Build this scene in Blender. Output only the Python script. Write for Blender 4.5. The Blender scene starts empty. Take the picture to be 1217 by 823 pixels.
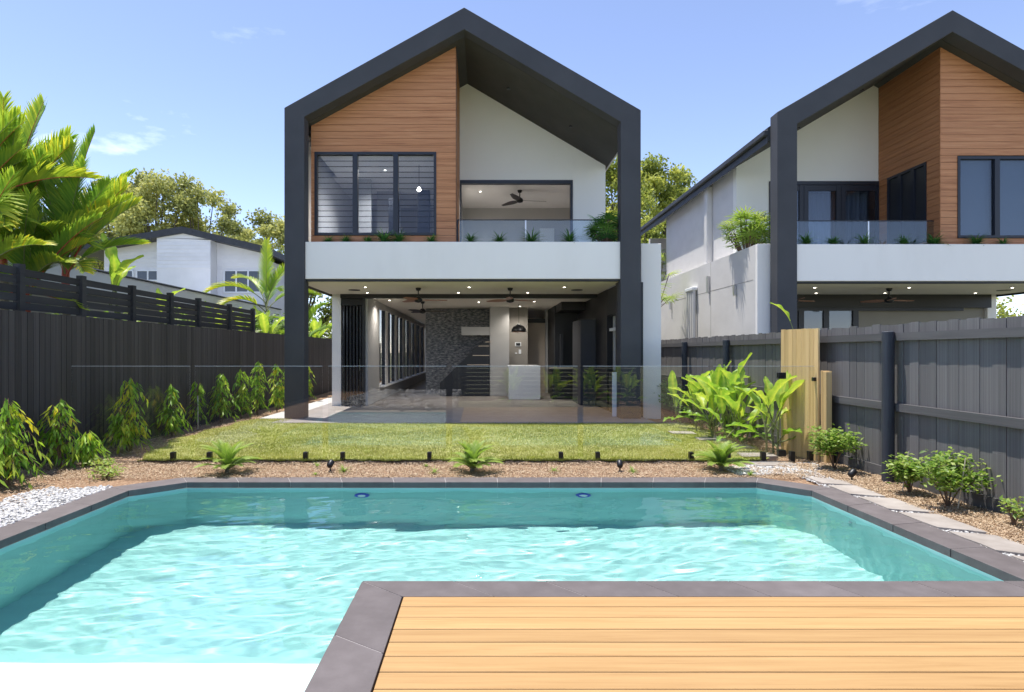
import bpy, bmesh, math, random
import numpy as np
from mathutils import Vector, Matrix, Euler

S = bpy.context.scene
C = S.collection
R = math.radians
PI = math.pi
random.seed(7)
rng = np.random.default_rng(11)

# ------------------------------------------------------------------ camera
cam = bpy.data.cameras.new('camera')
cam_o = bpy.data.objects.new('camera', cam)
C.objects.link(cam_o)
S.camera = cam_o
cam_o.location = (0, 0, 1.43)
cam_o.rotation_euler = (PI / 2, 0, 0)
cam.sensor_width = 36
cam.lens = 720 / 1217 * 36
cam.shift_x = 35.5 / 1217
cam.shift_y = 7.5 / 1217
cam.clip_start = 0.05
cam.clip_end = 3000

# ------------------------------------------------------------------ sun and sky
EL, AZ = R(76), R(62)
SKY = 0.15
world = bpy.data.worlds.new('World')
S.world = world
world.use_nodes = True
wn = world.node_tree
sky = wn.nodes.new('ShaderNodeTexSky')
sky.sky_type = 'NISHITA'
sky.sun_disc = False
sky.sun_elevation = EL
sky.sun_rotation = -AZ
sky.air_density = 0.62
sky.dust_density = 0.05
sky.ozone_density = 6.0
sky.altitude = 0
bg = wn.nodes['Background']
bg.inputs[1].default_value = SKY
tc = wn.nodes.new('ShaderNodeTexCoord')
sep = wn.nodes.new('ShaderNodeSeparateXYZ')
wn.links.new(tc.outputs['Generated'], sep.inputs[0])
mp = wn.nodes.new('ShaderNodeMapping')
mp.inputs['Scale'].default_value = (3.0, 3.0, 9.0)
mp.inputs['Location'].default_value = (1.3, 0.4, 0.2)
wn.links.new(tc.outputs['Generated'], mp.inputs['Vector'])
cn = wn.nodes.new('ShaderNodeTexNoise')
cn.inputs['Scale'].default_value = 1.6
cn.inputs['Detail'].default_value = 9
cn.inputs['Roughness'].default_value = 0.55
wn.links.new(mp.outputs[0], cn.inputs['Vector'])
cr = wn.nodes.new('ShaderNodeValToRGB')
cr.color_ramp.elements[0].position = 0.655
cr.color_ramp.elements[1].position = 0.9
cr.color_ramp.elements[1].color = (0.85, 0.85, 0.85, 1)
wn.links.new(cn.outputs['Fac'], cr.inputs[0])
hz = wn.nodes.new('ShaderNodeMapRange')          # clouds sit in the lower sky
hz.inputs['From Min'].default_value = 0.55
hz.inputs['From Max'].default_value = 0.12
hz.inputs['To Min'].default_value = 0.0
hz.inputs['To Max'].default_value = 1.0
wn.links.new(sep.outputs['Z'], hz.inputs[0])
cm = wn.nodes.new('ShaderNodeMath')
cm.operation = 'MULTIPLY'
wn.links.new(cr.outputs[0], cm.inputs[0])
wn.links.new(hz.outputs[0], cm.inputs[1])
hs = wn.nodes.new('ShaderNodeMixRGB')
hs.blend_type = 'MULTIPLY'
hs.inputs[0].default_value = 1.0
hs.inputs[2].default_value = (1.08, .825, .70, 1)
wn.links.new(sky.outputs[0], hs.inputs[1])
mx = wn.nodes.new('ShaderNodeMixRGB')
mx.inputs[2].default_value = (7.0, 7.2, 7.5, 1)
wn.links.new(cm.outputs[0], mx.inputs[0])
wn.links.new(hs.outputs[0], mx.inputs[1])
wn.links.new(mx.outputs[0], bg.inputs[0])

sun = bpy.data.lights.new('sun', 'SUN')
sun.energy = 2.15
sun.angle = R(0.5)
sun.color = (1.0, 0.955, 0.88)
sun.cycles.is_caustics_light = True
sun_o = bpy.data.objects.new('sun', sun)
C.objects.link(sun_o)
sd = Vector((-math.sin(AZ) * math.cos(EL), math.cos(AZ) * math.cos(EL), math.sin(EL)))
sun_o.rotation_euler = sd.to_track_quat('Z', 'Y').to_euler()
sun_o.location = (-10, 20, 40)

S.view_settings.view_transform = 'Standard'
S.view_settings.look = 'None'
S.view_settings.gamma = 1
S.view_settings.exposure = 1.62
S.cycles.max_bounces = 10
S.cycles.diffuse_bounces = 5
S.cycles.transparent_max_bounces = 24
S.cycles.sample_clamp_indirect = 6


# ------------------------------------------------------------------ helpers
def tag(o, label=None, cat=None, group=None, kind=None):
    if label: o['label'] = label
    if cat: o['category'] = cat
    if group: o['group'] = group
    if kind: o['kind'] = kind
    return o


WL = {}


def wl(o):
    return WL.get(o.name, Vector((0, 0, 0))) if o else Vector((0, 0, 0))


def empty(name, loc, label=None, cat=None, group=None, rz=0):
    o = bpy.data.objects.new(name, None)
    o.empty_display_size = 0.2
    C.objects.link(o)
    o.location = loc
    o.rotation_euler = (0, 0, rz)
    WL[o.name] = Vector(loc)
    return tag(o, label, cat, group)


def obj(name, me, parent=None, loc=(0, 0, 0), rot=(0, 0, 0), scale=(1, 1, 1)):
    o = bpy.data.objects.new(name, me)
    C.objects.link(o)
    o.parent = parent
    o.location = loc
    o.rotation_euler = rot
    o.scale = scale
    WL[o.name] = wl(parent) + Vector(loc)
    return o


def copy_tree(o, parent=None):
    c = o.copy()
    C.objects.link(c)
    c.parent = parent
    for ch in o.children:
        copy_tree(ch, c)
    return c


class MB:
    def __init__(s):
        s.v, s.f, s.m = [], [], []

    def add(s, vs, fs, m=0):
        k = len(s.v)
        s.v += [tuple(p) for p in vs]
        s.f += [tuple(i + k for i in f) for f in fs]
        s.m += [m] * len(fs)
        return s

    def box(s, x0, x1, y0, y1, z0, z1, m=0):
        x0, x1 = min(x0, x1), max(x0, x1)
        y0, y1 = min(y0, y1), max(y0, y1)
        z0, z1 = min(z0, z1), max(z0, z1)
        return s.add([(x0, y0, z0), (x1, y0, z0), (x1, y1, z0), (x0, y1, z0), (x0, y0, z1), (x1, y0, z1), (x1, y1, z1), (x0, y1, z1)],
                     [(0, 3, 2, 1), (4, 5, 6, 7), (0, 1, 5, 4), (1, 2, 6, 5), (2, 3, 7, 6), (3, 0, 4, 7)], m)

    def tube(s, pts, rad, n=8, m=0, caps=True):
        pts = [Vector(p) for p in pts]
        if not isinstance(rad, (list, tuple)): rad = [rad] * len(pts)
        vs, fs = [], []
        up = Vector((0.13, 0.21, 1)).normalized()
        for i, p in enumerate(pts):
            t = (pts[min(i + 1, len(pts) - 1)] - pts[max(i - 1, 0)]).normalized()
            a = t.cross(up)
            if a.length < 0.05: a = t.cross(Vector((1, 0, 0)))
            a.normalize()
            b = t.cross(a)
            for j in range(n):
                q = 2 * PI * j / n
                vs.append(p + (a * math.cos(q) + b * math.sin(q)) * rad[i])
        for i in range(len(pts) - 1):
            for j in range(n):
                fs.append((i * n + j, i * n + (j + 1) % n, (i + 1) * n + (j + 1) % n, (i + 1) * n + j))
        if caps:
            fs.append(tuple(reversed(range(n))))
            fs.append(tuple(range((len(pts) - 1) * n, len(pts) * n)))
        return s.add(vs, fs, m)

    def lathe(s, c, prof, n=16, m=0):
        c = Vector(c)
        return s.tube([c + Vector((0, 0, z)) for r, z in prof], [max(r, 1e-4) for r, z in prof], n, m)

    def prism_xz(s, poly, y0, y1, m=0):       # poly of (x,z), extruded along y
        n = len(poly)
        vs = [(x, y0, z) for x, z in poly] + [(x, y1, z) for x, z in poly]
        fs = [tuple(range(n)), tuple(reversed(range(n, 2 * n)))]
        fs += [(i, i + n, (i + 1) % n + n, (i + 1) % n) for i in range(n)]
        return s.add(vs, fs, m)

    def prism_xy(s, poly, z0, z1, m=0):
        n = len(poly)
        vs = [(x, y, z0) for x, y in poly] + [(x, y, z1) for x, y in poly]
        fs = [tuple(reversed(range(n))), tuple(range(n, 2 * n))]
        fs += [(i, (i + 1) % n, (i + 1) % n + n, i + n) for i in range(n)]
        return s.add(vs, fs, m)

    def mesh(s, name, mats, smooth=False, bevel=0, recalc=True, off=(0, 0, 0)):
        me = bpy.data.meshes.new(name)
        ox, oy, oz = off
        me.from_pydata([(x - ox, y - oy, z - oz) for x, y, z in s.v], [], s.f)
        if not isinstance(mats, (list, tuple)): mats = [mats]
        for m in mats: me.materials.append(m)
        me.polygons.foreach_set('material_index', s.m)
        if recalc or bevel:
            bm = bmesh.new()
            bm.from_mesh(me)
            if recalc: bmesh.ops.recalc_face_normals(bm, faces=bm.faces[:])
            if bevel:
                bmesh.ops.bevel(bm, geom=bm.edges[:], offset=bevel, segments=1, affect='EDGES', clamp_overlap=True)
            bm.to_mesh(me)
            bm.free()
        if smooth:
            me.polygons.foreach_set('use_smooth', [True] * len(me.polygons))
        me.update()
        return me

    def build(s, name, mats, parent=None, smooth=False, bevel=0, recalc=True):
        a = np.array(s.v)
        lo, hi = a.min(0), a.max(0)
        o = Vector(((lo[0] + hi[0]) / 2, (lo[1] + hi[1]) / 2, lo[2]))
        me = s.mesh(name, mats, smooth, bevel, recalc, tuple(o))
        return obj(name, me, parent, o - wl(parent))


def lbuild(mb, name, m, parent):
    return obj(name, mb.mesh(name, m), parent)


def box(name, m, parent, x0, x1, y0, y1, z0, z1, bevel=0):
    return MB().box(x0, x1, y0, y1, z0, z1).build(name, m, parent, bevel=bevel)


def fastmesh(name, verts, faces, mat, tint=None, smooth=False):
    """verts (N,3), faces (M,k)"""
    me = bpy.data.meshes.new(name)
    N, (M, k) = len(verts), faces.shape
    me.vertices.add(N)
    me.vertices.foreach_set('co', np.ascontiguousarray(verts, dtype=np.float32).ravel())
    me.loops.add(M * k)
    me.loops.foreach_set('vertex_index', np.ascontiguousarray(faces, dtype=np.int32).ravel())
    me.polygons.add(M)
    me.polygons.foreach_set('loop_start', np.arange(0, M * k, k, dtype=np.int32))
    me.polygons.foreach_set('loop_total', np.full(M, k, dtype=np.int32))
    if smooth: me.polygons.foreach_set('use_smooth', np.ones(M, dtype=bool))
    if tint is not None:
        a = me.attributes.new('tint', 'FLOAT', 'POINT')
        a.data.foreach_set('value', np.ascontiguousarray(tint, dtype=np.float32))
    me.materials.append(mat)
    me.update(calc_edges=True)
    me.validate()
    return me


def frames(d, roll=None):
    """orthonormal frames with y axis along d (n,3); returns (n,3,3) columns x,y,z"""
    d = d / np.linalg.norm(d, axis=1, keepdims=True)
    up = np.tile([0, 0, 1.0], (len(d), 1))
    bad = np.abs(d[:, 2]) > 0.97
    up[bad] = [1, 0, 0]
    x = np.cross(d, up)
    x /= np.linalg.norm(x, axis=1, keepdims=True)
    z = np.cross(x, d)
    if roll is not None:
        c, s = np.cos(roll)[:, None], np.sin(roll)[:, None]
        x, z = x * c + z * s, z * c - x * s
    return np.stack([x, d, z], axis=2)


def scatter(tv, tf, pos, fr, sc):
    """instances of a template joined: tv (k,3) tf (m,q) pos (n,3) fr (n,3,3) sc (n,) or (n,3)"""
    tv = np.array(tv, float)
    tf = np.array(tf, int)
    n, k = len(pos), len(tv)
    sc = np.asarray(sc)
    if sc.ndim == 1: sc = np.repeat(sc[:, None], 3, 1)
    loc = tv[None] * sc[:, None, :]
    v = np.einsum('nij,nkj->nki', fr, loc) + pos[:, None, :]
    f = (tf[None] + (np.arange(n) * k)[:, None, None]).reshape(-1, tf.shape[1])
    return v.reshape(-1, 3), f, k


# ------------------------------------------------------------------ materials
def mat(name, col=(.5, .5, .5), rough=.6, metal=0, spec=.5, coat=0):
    m = bpy.data.materials.new(name)
    m.use_nodes = True
    b = m.node_tree.nodes['Principled BSDF']
    b.inputs['Base Color'].default_value = (*col, 1)
    b.inputs['Roughness'].default_value = rough
    b.inputs['Metallic'].default_value = metal
    b.inputs['Specular IOR Level'].default_value = spec
    b.inputs['Coat Weight'].default_value = coat
    return m


def N(m, t, **kw):
    n = m.node_tree.nodes.new(t)
    for k, v in kw.items():
        if k in n.inputs: n.inputs[k].default_value = v
        else: setattr(n, k, v)
    return n


def L(m, a, b):
    m.node_tree.links.new(a, b)


def coords(m, scale=(1, 1, 1), kind='Object', rnd=False):
    t = N(m, 'ShaderNodeTexCoord')
    p = N(m, 'ShaderNodeMapping')
    p.inputs['Scale'].default_value = scale
    L(m, t.outputs[kind], p.inputs['Vector'])
    if rnd:
        oi = N(m, 'ShaderNodeObjectInfo')
        mu = N(m, 'ShaderNodeVectorMath', operation='MULTIPLY')
        cx = N(m, 'ShaderNodeCombineXYZ')
        L(m, oi.outputs['Random'], cx.inputs[0]); L(m, oi.outputs['Random'], cx.inputs[1]); L(m, oi.outputs['Random'], cx.inputs[2])
        L(m, cx.outputs[0], mu.inputs[0])
        mu.inputs[1].default_value = (37, 51, 23)
        L(m, mu.outputs[0], p.inputs['Location'])
    return p.outputs[0]


def ramp(m, fac, stops):
    r = N(m, 'ShaderNodeValToRGB')
    e = r.color_ramp.elements
    while len(e) < len(stops): e.new(0.5)
    for i, (p, c) in enumerate(stops):
        e[i].position = p
        e[i].color = (*c, 1)
    L(m, fac, r.inputs[0])
    return r.outputs[0]


def noisy(name, stops, scale=5, vec=(1, 1, 1), rough=.7, bump=0, bscale=None, bdist=.01, detail=6, kind='Object', spec=.4, rnd=False, coat=0, rr=None):
    """colour from noise through a ramp, optional bump"""
    m = mat(name, rough=rough, spec=spec, coat=coat)
    b = m.node_tree.nodes['Principled BSDF']
    v = coords(m, vec, kind, rnd)
    n = N(m, 'ShaderNodeTexNoise', Scale=scale, Detail=detail, Roughness=.6)
    L(m, v, n.inputs['Vector'])
    col = ramp(m, n.outputs['Fac'], stops)
    L(m, col, b.inputs['Base Color'])
    if rnd:
        oi = N(m, 'ShaderNodeObjectInfo')
        hv = N(m, 'ShaderNodeHueSaturation')
        mr = N(m, 'ShaderNodeMapRange')
        mr.inputs['To Min'].default_value = .8 if rnd is True else 1 - rnd
        mr.inputs['To Max'].default_value = 1.2 if rnd is True else 1 + rnd
        L(m, oi.outputs['Random'], mr.inputs[0])
        L(m, mr.outputs[0], hv.inputs['Value'])
        L(m, col, hv.inputs['Color'])
        L(m, hv.outputs[0], b.inputs['Base Color'])
    if rr:
        mr2 = N(m, 'ShaderNodeMapRange')
        mr2.inputs['To Min'].default_value, mr2.inputs['To Max'].default_value = rr
        L(m, n.outputs['Fac'], mr2.inputs[0])
        L(m, mr2.outputs[0], b.inputs['Roughness'])
    if bump:
        n2 = N(m, 'ShaderNodeTexNoise', Scale=bscale or scale * 3, Detail=5)
        L(m, v, n2.inputs['Vector'])
        bp = N(m, 'ShaderNodeBump', Strength=bump, Distance=bdist)
        L(m, n2.outputs['Fac'], bp.inputs['Height'])
        L(m, bp.outputs[0], b.inputs['Normal'])
    return m


def glassmat(name, col=(.93, .97, .96), refl=.04, blue=None):
    m = bpy.data.materials.new(name)
    m.use_nodes = True
    nt = m.node_tree
    nt.nodes.clear()
    out = N(m, 'ShaderNodeOutputMaterial')
    tr = N(m, 'ShaderNodeBsdfTransparent')
    tr.inputs[0].default_value = (*col, 1)
    gl = N(m, 'ShaderNodeBsdfGlossy', Roughness=.0)
    lw = N(m, 'ShaderNodeLayerWeight')
    p = N(m, 'ShaderNodeMath', operation='POWER')
    p.inputs[1].default_value = 5
    L(m, lw.outputs['Facing'], p.inputs[0])
    ma = N(m, 'ShaderNodeMath', operation='MULTIPLY_ADD')
    ma.inputs[1].default_value = 1 - refl
    ma.inputs[2].default_value = refl
    L(m, p.outputs[0], ma.inputs[0])
    mix = N(m, 'ShaderNodeMixShader')
    L(m, ma.outputs[0], mix.inputs[0])
    L(m, tr.outputs[0], mix.inputs[1])
    L(m, gl.outputs[0], mix.inputs[2])
    L(m, mix.outputs[0], out.inputs[0])
    return m


def leafmat(name, stops, trans=.4, rough=.45):
    m = mat(name, rough=rough, spec=.35)
    b = m.node_tree.nodes['Principled BSDF']
    a = N(m, 'ShaderNodeAttribute')
    a.attribute_name = 'tint'
    col = ramp(m, a.outputs['Fac'], stops)
    L(m, col, b.inputs['Base Color'])
    t = N(m, 'ShaderNodeBsdfTranslucent')
    hv = N(m, 'ShaderNodeHueSaturation', Value=1.35, Saturation=1.05)
    L(m, col, hv.inputs['Color'])
    L(m, hv.outputs[0], t.inputs['Color'])
    mix = N(m, 'ShaderNodeMixShader')
    mix.inputs[0].default_value = trans
    L(m, b.outputs[0], mix.inputs[1])
    L(m, t.outputs[0], mix.inputs[2])
    L(m, mix.outputs[0], m.node_tree.nodes['Material Output'].inputs[0])
    return m


def tintmat(name, stops, rough=.8):
    m = mat(name, rough=rough, spec=.25)
    a = N(m, 'ShaderNodeAttribute')
    a.attribute_name = 'tint'
    L(m, ramp(m, a.outputs['Fac'], stops), m.node_tree.nodes['Principled BSDF'].inputs['Base Color'])
    return m


def emit(name, col, s):
    m = bpy.data.materials.new(name)
    m.use_nodes = True
    b = m.node_tree.nodes['Principled BSDF']
    b.inputs['Base Color'].default_value = (.8, .8, .8, 1)
    b.inputs['Emission Color'].default_value = (*col, 1)
    b.inputs['Emission Strength'].default_value = s
    return m


def woodmat(name, stops, along='x', rough=.5, grain=1.0, rnd=.12, bump=.15):
    """long grain streaks along one axis, tone varying from board to board"""
    m = mat(name, rough=rough, spec=.35)
    b = m.node_tree.nodes['Principled BSDF']
    sc = {'x': (1.2, 30, 30), 'y': (30, 1.2, 30), 'z': (30, 30, 1.2)}[along]
    v = coords(m, tuple(q * grain for q in sc), 'Object', True)
    n = N(m, 'ShaderNodeTexNoise', Scale=1.0, Detail=8, Roughness=.65, Distortion=.6)
    L(m, v, n.inputs['Vector'])
    col = ramp(m, n.outputs['Fac'], stops)
    oi = N(m, 'ShaderNodeObjectInfo')
    mr = N(m, 'ShaderNodeMapRange')
    mr.inputs['To Min'].default_value = 1 - rnd
    mr.inputs['To Max'].default_value = 1 + rnd
    L(m, oi.outputs['Random'], mr.inputs[0])
    hv = N(m, 'ShaderNodeHueSaturation')
    L(m, mr.outputs[0], hv.inputs['Value'])
    L(m, col, hv.inputs['Color'])
    L(m, hv.outputs[0], b.inputs['Base Color'])
    bp = N(m, 'ShaderNodeBump', Strength=bump, Distance=.004)
    L(m, n.outputs['Fac'], bp.inputs['Height'])
    L(m, bp.outputs[0], b.inputs['Normal'])
    return m


M = {}
M['charcoal'] = noisy('charcoal_render', [(.3, (.055, .057, .066)), (.7, (.07, .072, .082))], 1.2, rough=.75, bump=.25, bscale=60, bdist=.004)
M['soffit'] = noisy('charcoal_soffit', [(.3, (.055, .055, .055)), (.7, (.075, .074, .072))], 1.5, rough=.8, bump=.1, bscale=40)
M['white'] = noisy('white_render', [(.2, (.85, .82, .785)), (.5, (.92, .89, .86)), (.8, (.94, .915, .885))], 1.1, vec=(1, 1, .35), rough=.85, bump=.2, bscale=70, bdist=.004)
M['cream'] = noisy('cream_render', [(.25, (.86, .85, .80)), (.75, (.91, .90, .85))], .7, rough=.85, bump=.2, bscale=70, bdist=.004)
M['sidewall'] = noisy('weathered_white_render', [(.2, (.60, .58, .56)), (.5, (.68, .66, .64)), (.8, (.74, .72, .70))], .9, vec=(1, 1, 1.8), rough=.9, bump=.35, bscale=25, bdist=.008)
M['ceiling'] = noisy('ceiling_board', [(.3, (.74, .69, .60)), (.7, (.82, .77, .67))], .8, rough=.9)
M['inner'] = noisy('inner_wall', [(.3, (.48, .475, .465)), (.7, (.54, .53, .515))], 1, rough=.85)
M['taupe'] = noisy('taupe_wall', [(.3, (.27, .25, .22)), (.7, (.32, .30, .27))], 1, rough=.8)
M['warm'] = noisy('warm_wall', [(.3, (.50, .42, .34)), (.7, (.58, .49, .40))], 1, rough=.8)
M['black'] = mat('black_joinery', (.012, .012, .014), .45)
M['darkpanel'] = mat('dark_panel', (.022, .024, .03), .5)
M['frame'] = mat('window_frame_navy', (.014, .017, .028), .4)
M['steel'] = mat('brushed_steel', (.6, .6, .6), .3, 1)
M['blackmetal'] = mat('black_metal', (.02, .02, .022), .4, .3)
M['spigot'] = mat('black_spigot', (.018, .018, .018), .35, .2)
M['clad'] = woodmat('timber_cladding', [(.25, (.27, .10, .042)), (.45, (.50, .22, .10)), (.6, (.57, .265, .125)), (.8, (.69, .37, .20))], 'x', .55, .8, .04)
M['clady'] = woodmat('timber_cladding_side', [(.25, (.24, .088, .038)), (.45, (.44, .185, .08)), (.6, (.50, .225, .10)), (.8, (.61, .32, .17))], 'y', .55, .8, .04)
M['deck'] = woodmat('deck_board', [(.2, (.35, .195, .072)), (.45, (.45, .27, .112)), (.65, (.50, .31, .132)), (.85, (.57, .38, .175))], 'x', .5, 1.0, .10, .3)
M['deckedge'] = mat('deck_joist', (.10, .06, .03), .8)
M['coping'] = noisy('coping_tile', [(.25, (.115, .098, .096)), (.5, (.14, .120, .118)), (.78, (.175, .152, .15))], 6, rough=.7, bump=.1, bscale=90, rnd=.08)
M['grout'] = mat('pale_grout', (.34, .31, .30), .9)
M['plaster'] = noisy('pool_plaster', [(.3, (.30, .555, .54)), (.7, (.35, .61, .59))], 3, rough=.8)
M['ledge'] = noisy('pool_ledge_plaster', [(.3, (.78, .84, .82)), (.7, (.86, .90, .88))], 3, rough=.8, bump=.1, bscale=120)
M['gndgreen'] = noisy('far_ground', [(.3, (.14, .15, .07)), (.7, (.26, .25, .15))], .5, rough=1)
M['mulch'] = noisy('mulch_soil', [(.25, (.14, .075, .04)), (.5, (.32, .20, .12)), (.75, (.50, .35, .23))], 38, rough=1, bump=.8, bscale=60, bdist=.02, detail=3)
M['chips'] = tintmat('wood_chips', [(0, (.13, .08, .045)), (.3, (.30, .20, .12)), (.65, (.48, .345, .22)), (1, (.66, .53, .38))])
M['lawn'] = noisy('lawn_thatch', [(.3, (.22, .24, .065)), (.55, (.36, .37, .12)), (.75, (.50, .45, .23))], 9, rough=1, bump=.7, bscale=60, bdist=.02)
M['blade'] = leafmat('grass_blade', [(0, (.18, .21, .035)), (.4, (.35, .38, .07)), (.75, (.50, .50, .12)), (1, (.68, .59, .28))], .35, .6)
M['soil'] = noisy('dark_soil', [(.3, (.07, .045, .03)), (.7, (.15, .10, .065))], 20, rough=1, bump=.6)
M['pebble'] = tintmat('white_pebble', [(0, (.30, .29, .28)), (.3, (.52, .51, .49)), (1, (.80, .78, .75))], .7)
M['path'] = noisy('path_concrete', [(.3, (.50, .49, .48)), (.7, (.58, .57, .55))], 3, rough=.7)
M['paver'] = noisy('stone_paver', [(.25, (.27, .235, .205)), (.5, (.35, .31, .275)), (.75, (.42, .38, .34))], 5, rough=.85, bump=.2, bscale=50, rnd=.1)
M['patio'] = noisy('patio_tile', [(.3, (.27, .24, .22)), (.7, (.35, .31, .29))], 3, rough=.55, rnd=.04)
M['palingL'] = woodmat('charcoal_paling', [(.25, (.042, .037, .036)), (.6, (.070, .062, .060)), (.85, (.105, .092, .088))], 'z', .7, .6, .22)
M['palingR'] = woodmat('weathered_charcoal_paling', [(.22, (.085, .081, .081)), (.5, (.145, .138, .137)), (.72, (.21, .20, .195)), (.92, (.32, .30, .285))], 'z', .75, .6, .11)
M['railR'] = woodmat('charcoal_rail', [(.25, (.075, .073, .075)), (.75, (.13, .125, .125))], 'y', .75, .5, .1)
M['slat'] = woodmat('charcoal_slat', [(.25, (.026, .026, .028)), (.75, (.048, .047, .05))], 'y', .65, .5, .2)
M['postR'] = woodmat('round_post_paint', [(.25, (.028, .032, .042)), (.8, (.06, .066, .08))], 'z', .6, .5, .1)
M['newpine'] = woodmat('raw_pine', [(.2, (.42, .25, .10)), (.45, (.60, .41, .19)), (.62, (.68, .48, .24)), (.85, (.76, .58, .33))], 'z', .7, .5, .12)
M['roofmetal'] = mat('light_roof_metal', (.55, .55, .54), .5)
M['darkroof'] = noisy('dark_roof', [(.3, (.035, .038, .045)), (.7, (.055, .058, .065))], 8, rough=.6)
M['wboard'] = noisy('white_weatherboard', [(.3, (.76, .76, .77)), (.7, (.83, .83, .84))], 2, rough=.7, rnd=.03)
M['darkglass'] = mat('dark_window_glass', (.03, .035, .045), .08, 0, .8)
M['glass'] = glassmat('clear_glass', (.99, .997, .993), .065)
M['glassb'] = glassmat('balustrade_glass', (.84, .90, .93), .07)
M['louvre'] = glassmat('louvre_glass', (.74, .79, .86), .06)
M['tintglass'] = glassmat('tinted_glass', (.62, .67, .73), .08)
M['edge'] = mat('glass_edge', (.78, .82, .80), .2, 0, .8)
M['stone1'] = noisy('ledge_stone', [(.32, (.05, .055, .065)), (.5, (.20, .21, .23)), (.68, (.50, .48, .44))], 9, vec=(1, 1, 2.5), rough=.85, bump=.6, bscale=30)
M['bladewood'] = mat('fan_blade_wood', (.30, .13, .07), .4)
M['dkblade'] = mat('fan_blade_dark', (.03, .02, .018), .4)
M['bench'] = mat('white_bench', (.78, .80, .82), .3)
M['lampglow'] = emit('downlight_glow', (1, .9, .75), 4)
M['blueglow'] = mat('pool_lamp_blue', (.02, .05, .55), .3)
M['paleplastic'] = mat('pale_plastic', (.8, .82, .82), .3)
M['bark'] = noisy('bark', [(.3, (.09, .07, .05)), (.7, (.2, .17, .13))], 8, rough=.95, bump=.6)
M['palmtrunk'] = noisy('palm_trunk', [(.3, (.14, .12, .08)), (.7, (.26, .22, .16))], 6, vec=(1, 1, 6), rough=.9, bump=.5)
M['redshaft'] = noisy('red_crownshaft', [(.3, (.30, .035, .02)), (.7, (.45, .08, .04))], 5, rough=.5)
M['stem'] = noisy('green_stem', [(.3, (.12, .16, .05)), (.7, (.26, .27, .11))], 8, rough=.6)
M['twig'] = mat('brown_twig', (.16, .10, .06), .9)
M['cane'] = mat('bamboo_stake', (.60, .52, .38), .7)
M['poly'] = leafmat('drooping_leaf', [(0, (.045, .13, .018)), (.35, (.17, .34, .035)), (.65, (.34, .54, .06)), (.86, (.50, .62, .07)), (1, (.74, .66, .06))], .42)
M['heli'] = leafmat('paddle_leaf', [(0, (.09, .23, .03)), (.5, (.30, .48, .06)), (1, (.62, .68, .10))], .42, .4)
M['palm'] = leafmat('palm_leaflet', [(0, (.05, .12, .02)), (.45, (.18, .32, .045)), (.8, (.45, .52, .06)), (1, (.78, .64, .07))], .4, .4)
M['cyca'] = leafmat('young_palm_leaflet', [(0, (.09, .19, .03)), (.6, (.25, .38, .06)), (1, (.48, .52, .13))], .4, .5)
M['shrub'] = leafmat('shrub_leaf', [(0, (.06, .13, .02)), (.5, (.20, .33, .05)), (1, (.42, .50, .13))], .4)
M['darkfern'] = leafmat('fern_leaf', [(0, (.03, .10, .025)), (.6, (.09, .23, .05)), (1, (.24, .40, .09))], .35)
M['tree'] = leafmat('olive_tree_leaf', [(0, (.13, .15, .045)), (.5, (.36, .38, .12)), (1, (.62, .60, .22))], .35, .6)
M['tree2'] = leafmat('green_tree_leaf', [(0, (.11, .14, .03)), (.5, (.31, .36, .07)), (1, (.58, .58, .14))], .4, .6)
M['terracotta'] = mat('terracotta', (.45, .16, .08), .8)
M['curtain'] = noisy('sheer_curtain', [(.3, (.42, .42, .44)), (.7, (.56, .56, .58))], 12, vec=(6, 6, .2), rough=.9)
M['blind'] = mat('pale_blind', (.52, .57, .62), .7)

# ================================================================== GROUND
def wave(x, y):
    return (math.sin(x * 5.1 + 1.3 * math.sin(y * 3.3)) * math.sin(y * 6.3 + x) * .5 + math.sin(x * 17 + y * 3) * math.sin(y * 15 - x * 4) * .5)


def grid_sheet(name, m, x0, x1, y0, y1, step, zf, keep):
    nx, ny = int(round((x1 - x0) / step)), int(round((y1 - y0) / step))
    idx, vs, fs = {}, [], []
    for j in range(ny):
        for i in range(nx):
            cx, cy = x0 + (i + .5) * step, y0 + (j + .5) * step
            if not keep(cx, cy): continue
            q = []
            for a, b in ((i, j), (i + 1, j), (i + 1, j + 1), (i, j + 1)):
                if (a, b) not in idx:
                    x, y = x0 + a * step, y0 + b * step
                    idx[(a, b)] = len(vs)
                    vs.append((x, y, zf(x, y)))
                q.append(idx[(a, b)])
            fs.append(q)
    me = fastmesh(name, np.array(vs), np.array(fs), m, smooth=True)
    return obj(name, me)


g = MB()
HX0, HX1, HY0, HY1 = -3.85, 4.4, .05, 6.85
for a, b, c, d in ((-900, 900, HY1, 1500), (-900, 900, -300, HY0), (-900, HX0, HY0, HY1), (HX1, 900, HY0, HY1)):
    g.add([(a, c, -.09), (b, c, -.09), (b, d, -.09), (a, d, -.09)], [(0, 1, 2, 3)])
tag(g.build('ground', M['gndgreen'], recalc=False), kind='structure')

in_pool = lambda x, y: -3.90 < x < 3.66 and y < 6.88 and x + y < 10.0 and y - x < 10.24
tag(grid_sheet('garden_bed', M['mulch'], -5.68, 4.72, -7.0, 34.0, .12, lambda x, y: -.03 + .014 * wave(x, y),
               lambda x, y: not in_pool(x, y)), kind='structure')


def lawn_left(y): return float(np.interp(y, [7.9, 9.9, 12.9], [-4.5, -5.0, -4.85])) + .06 * math.sin(y * 5)
def lawn_right(y): return float(np.interp(y, [7.9, 8.4, 11, 12.4], [3.6, 4.0, 4.12, 4.1])) + .05 * math.sin(y * 7 + 1)
def lawn_front(x): return 7.95 + .02 * math.sin(x * 6) + .018 * math.sin(x * 17) + .015 * math.sin(x * 41)


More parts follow.
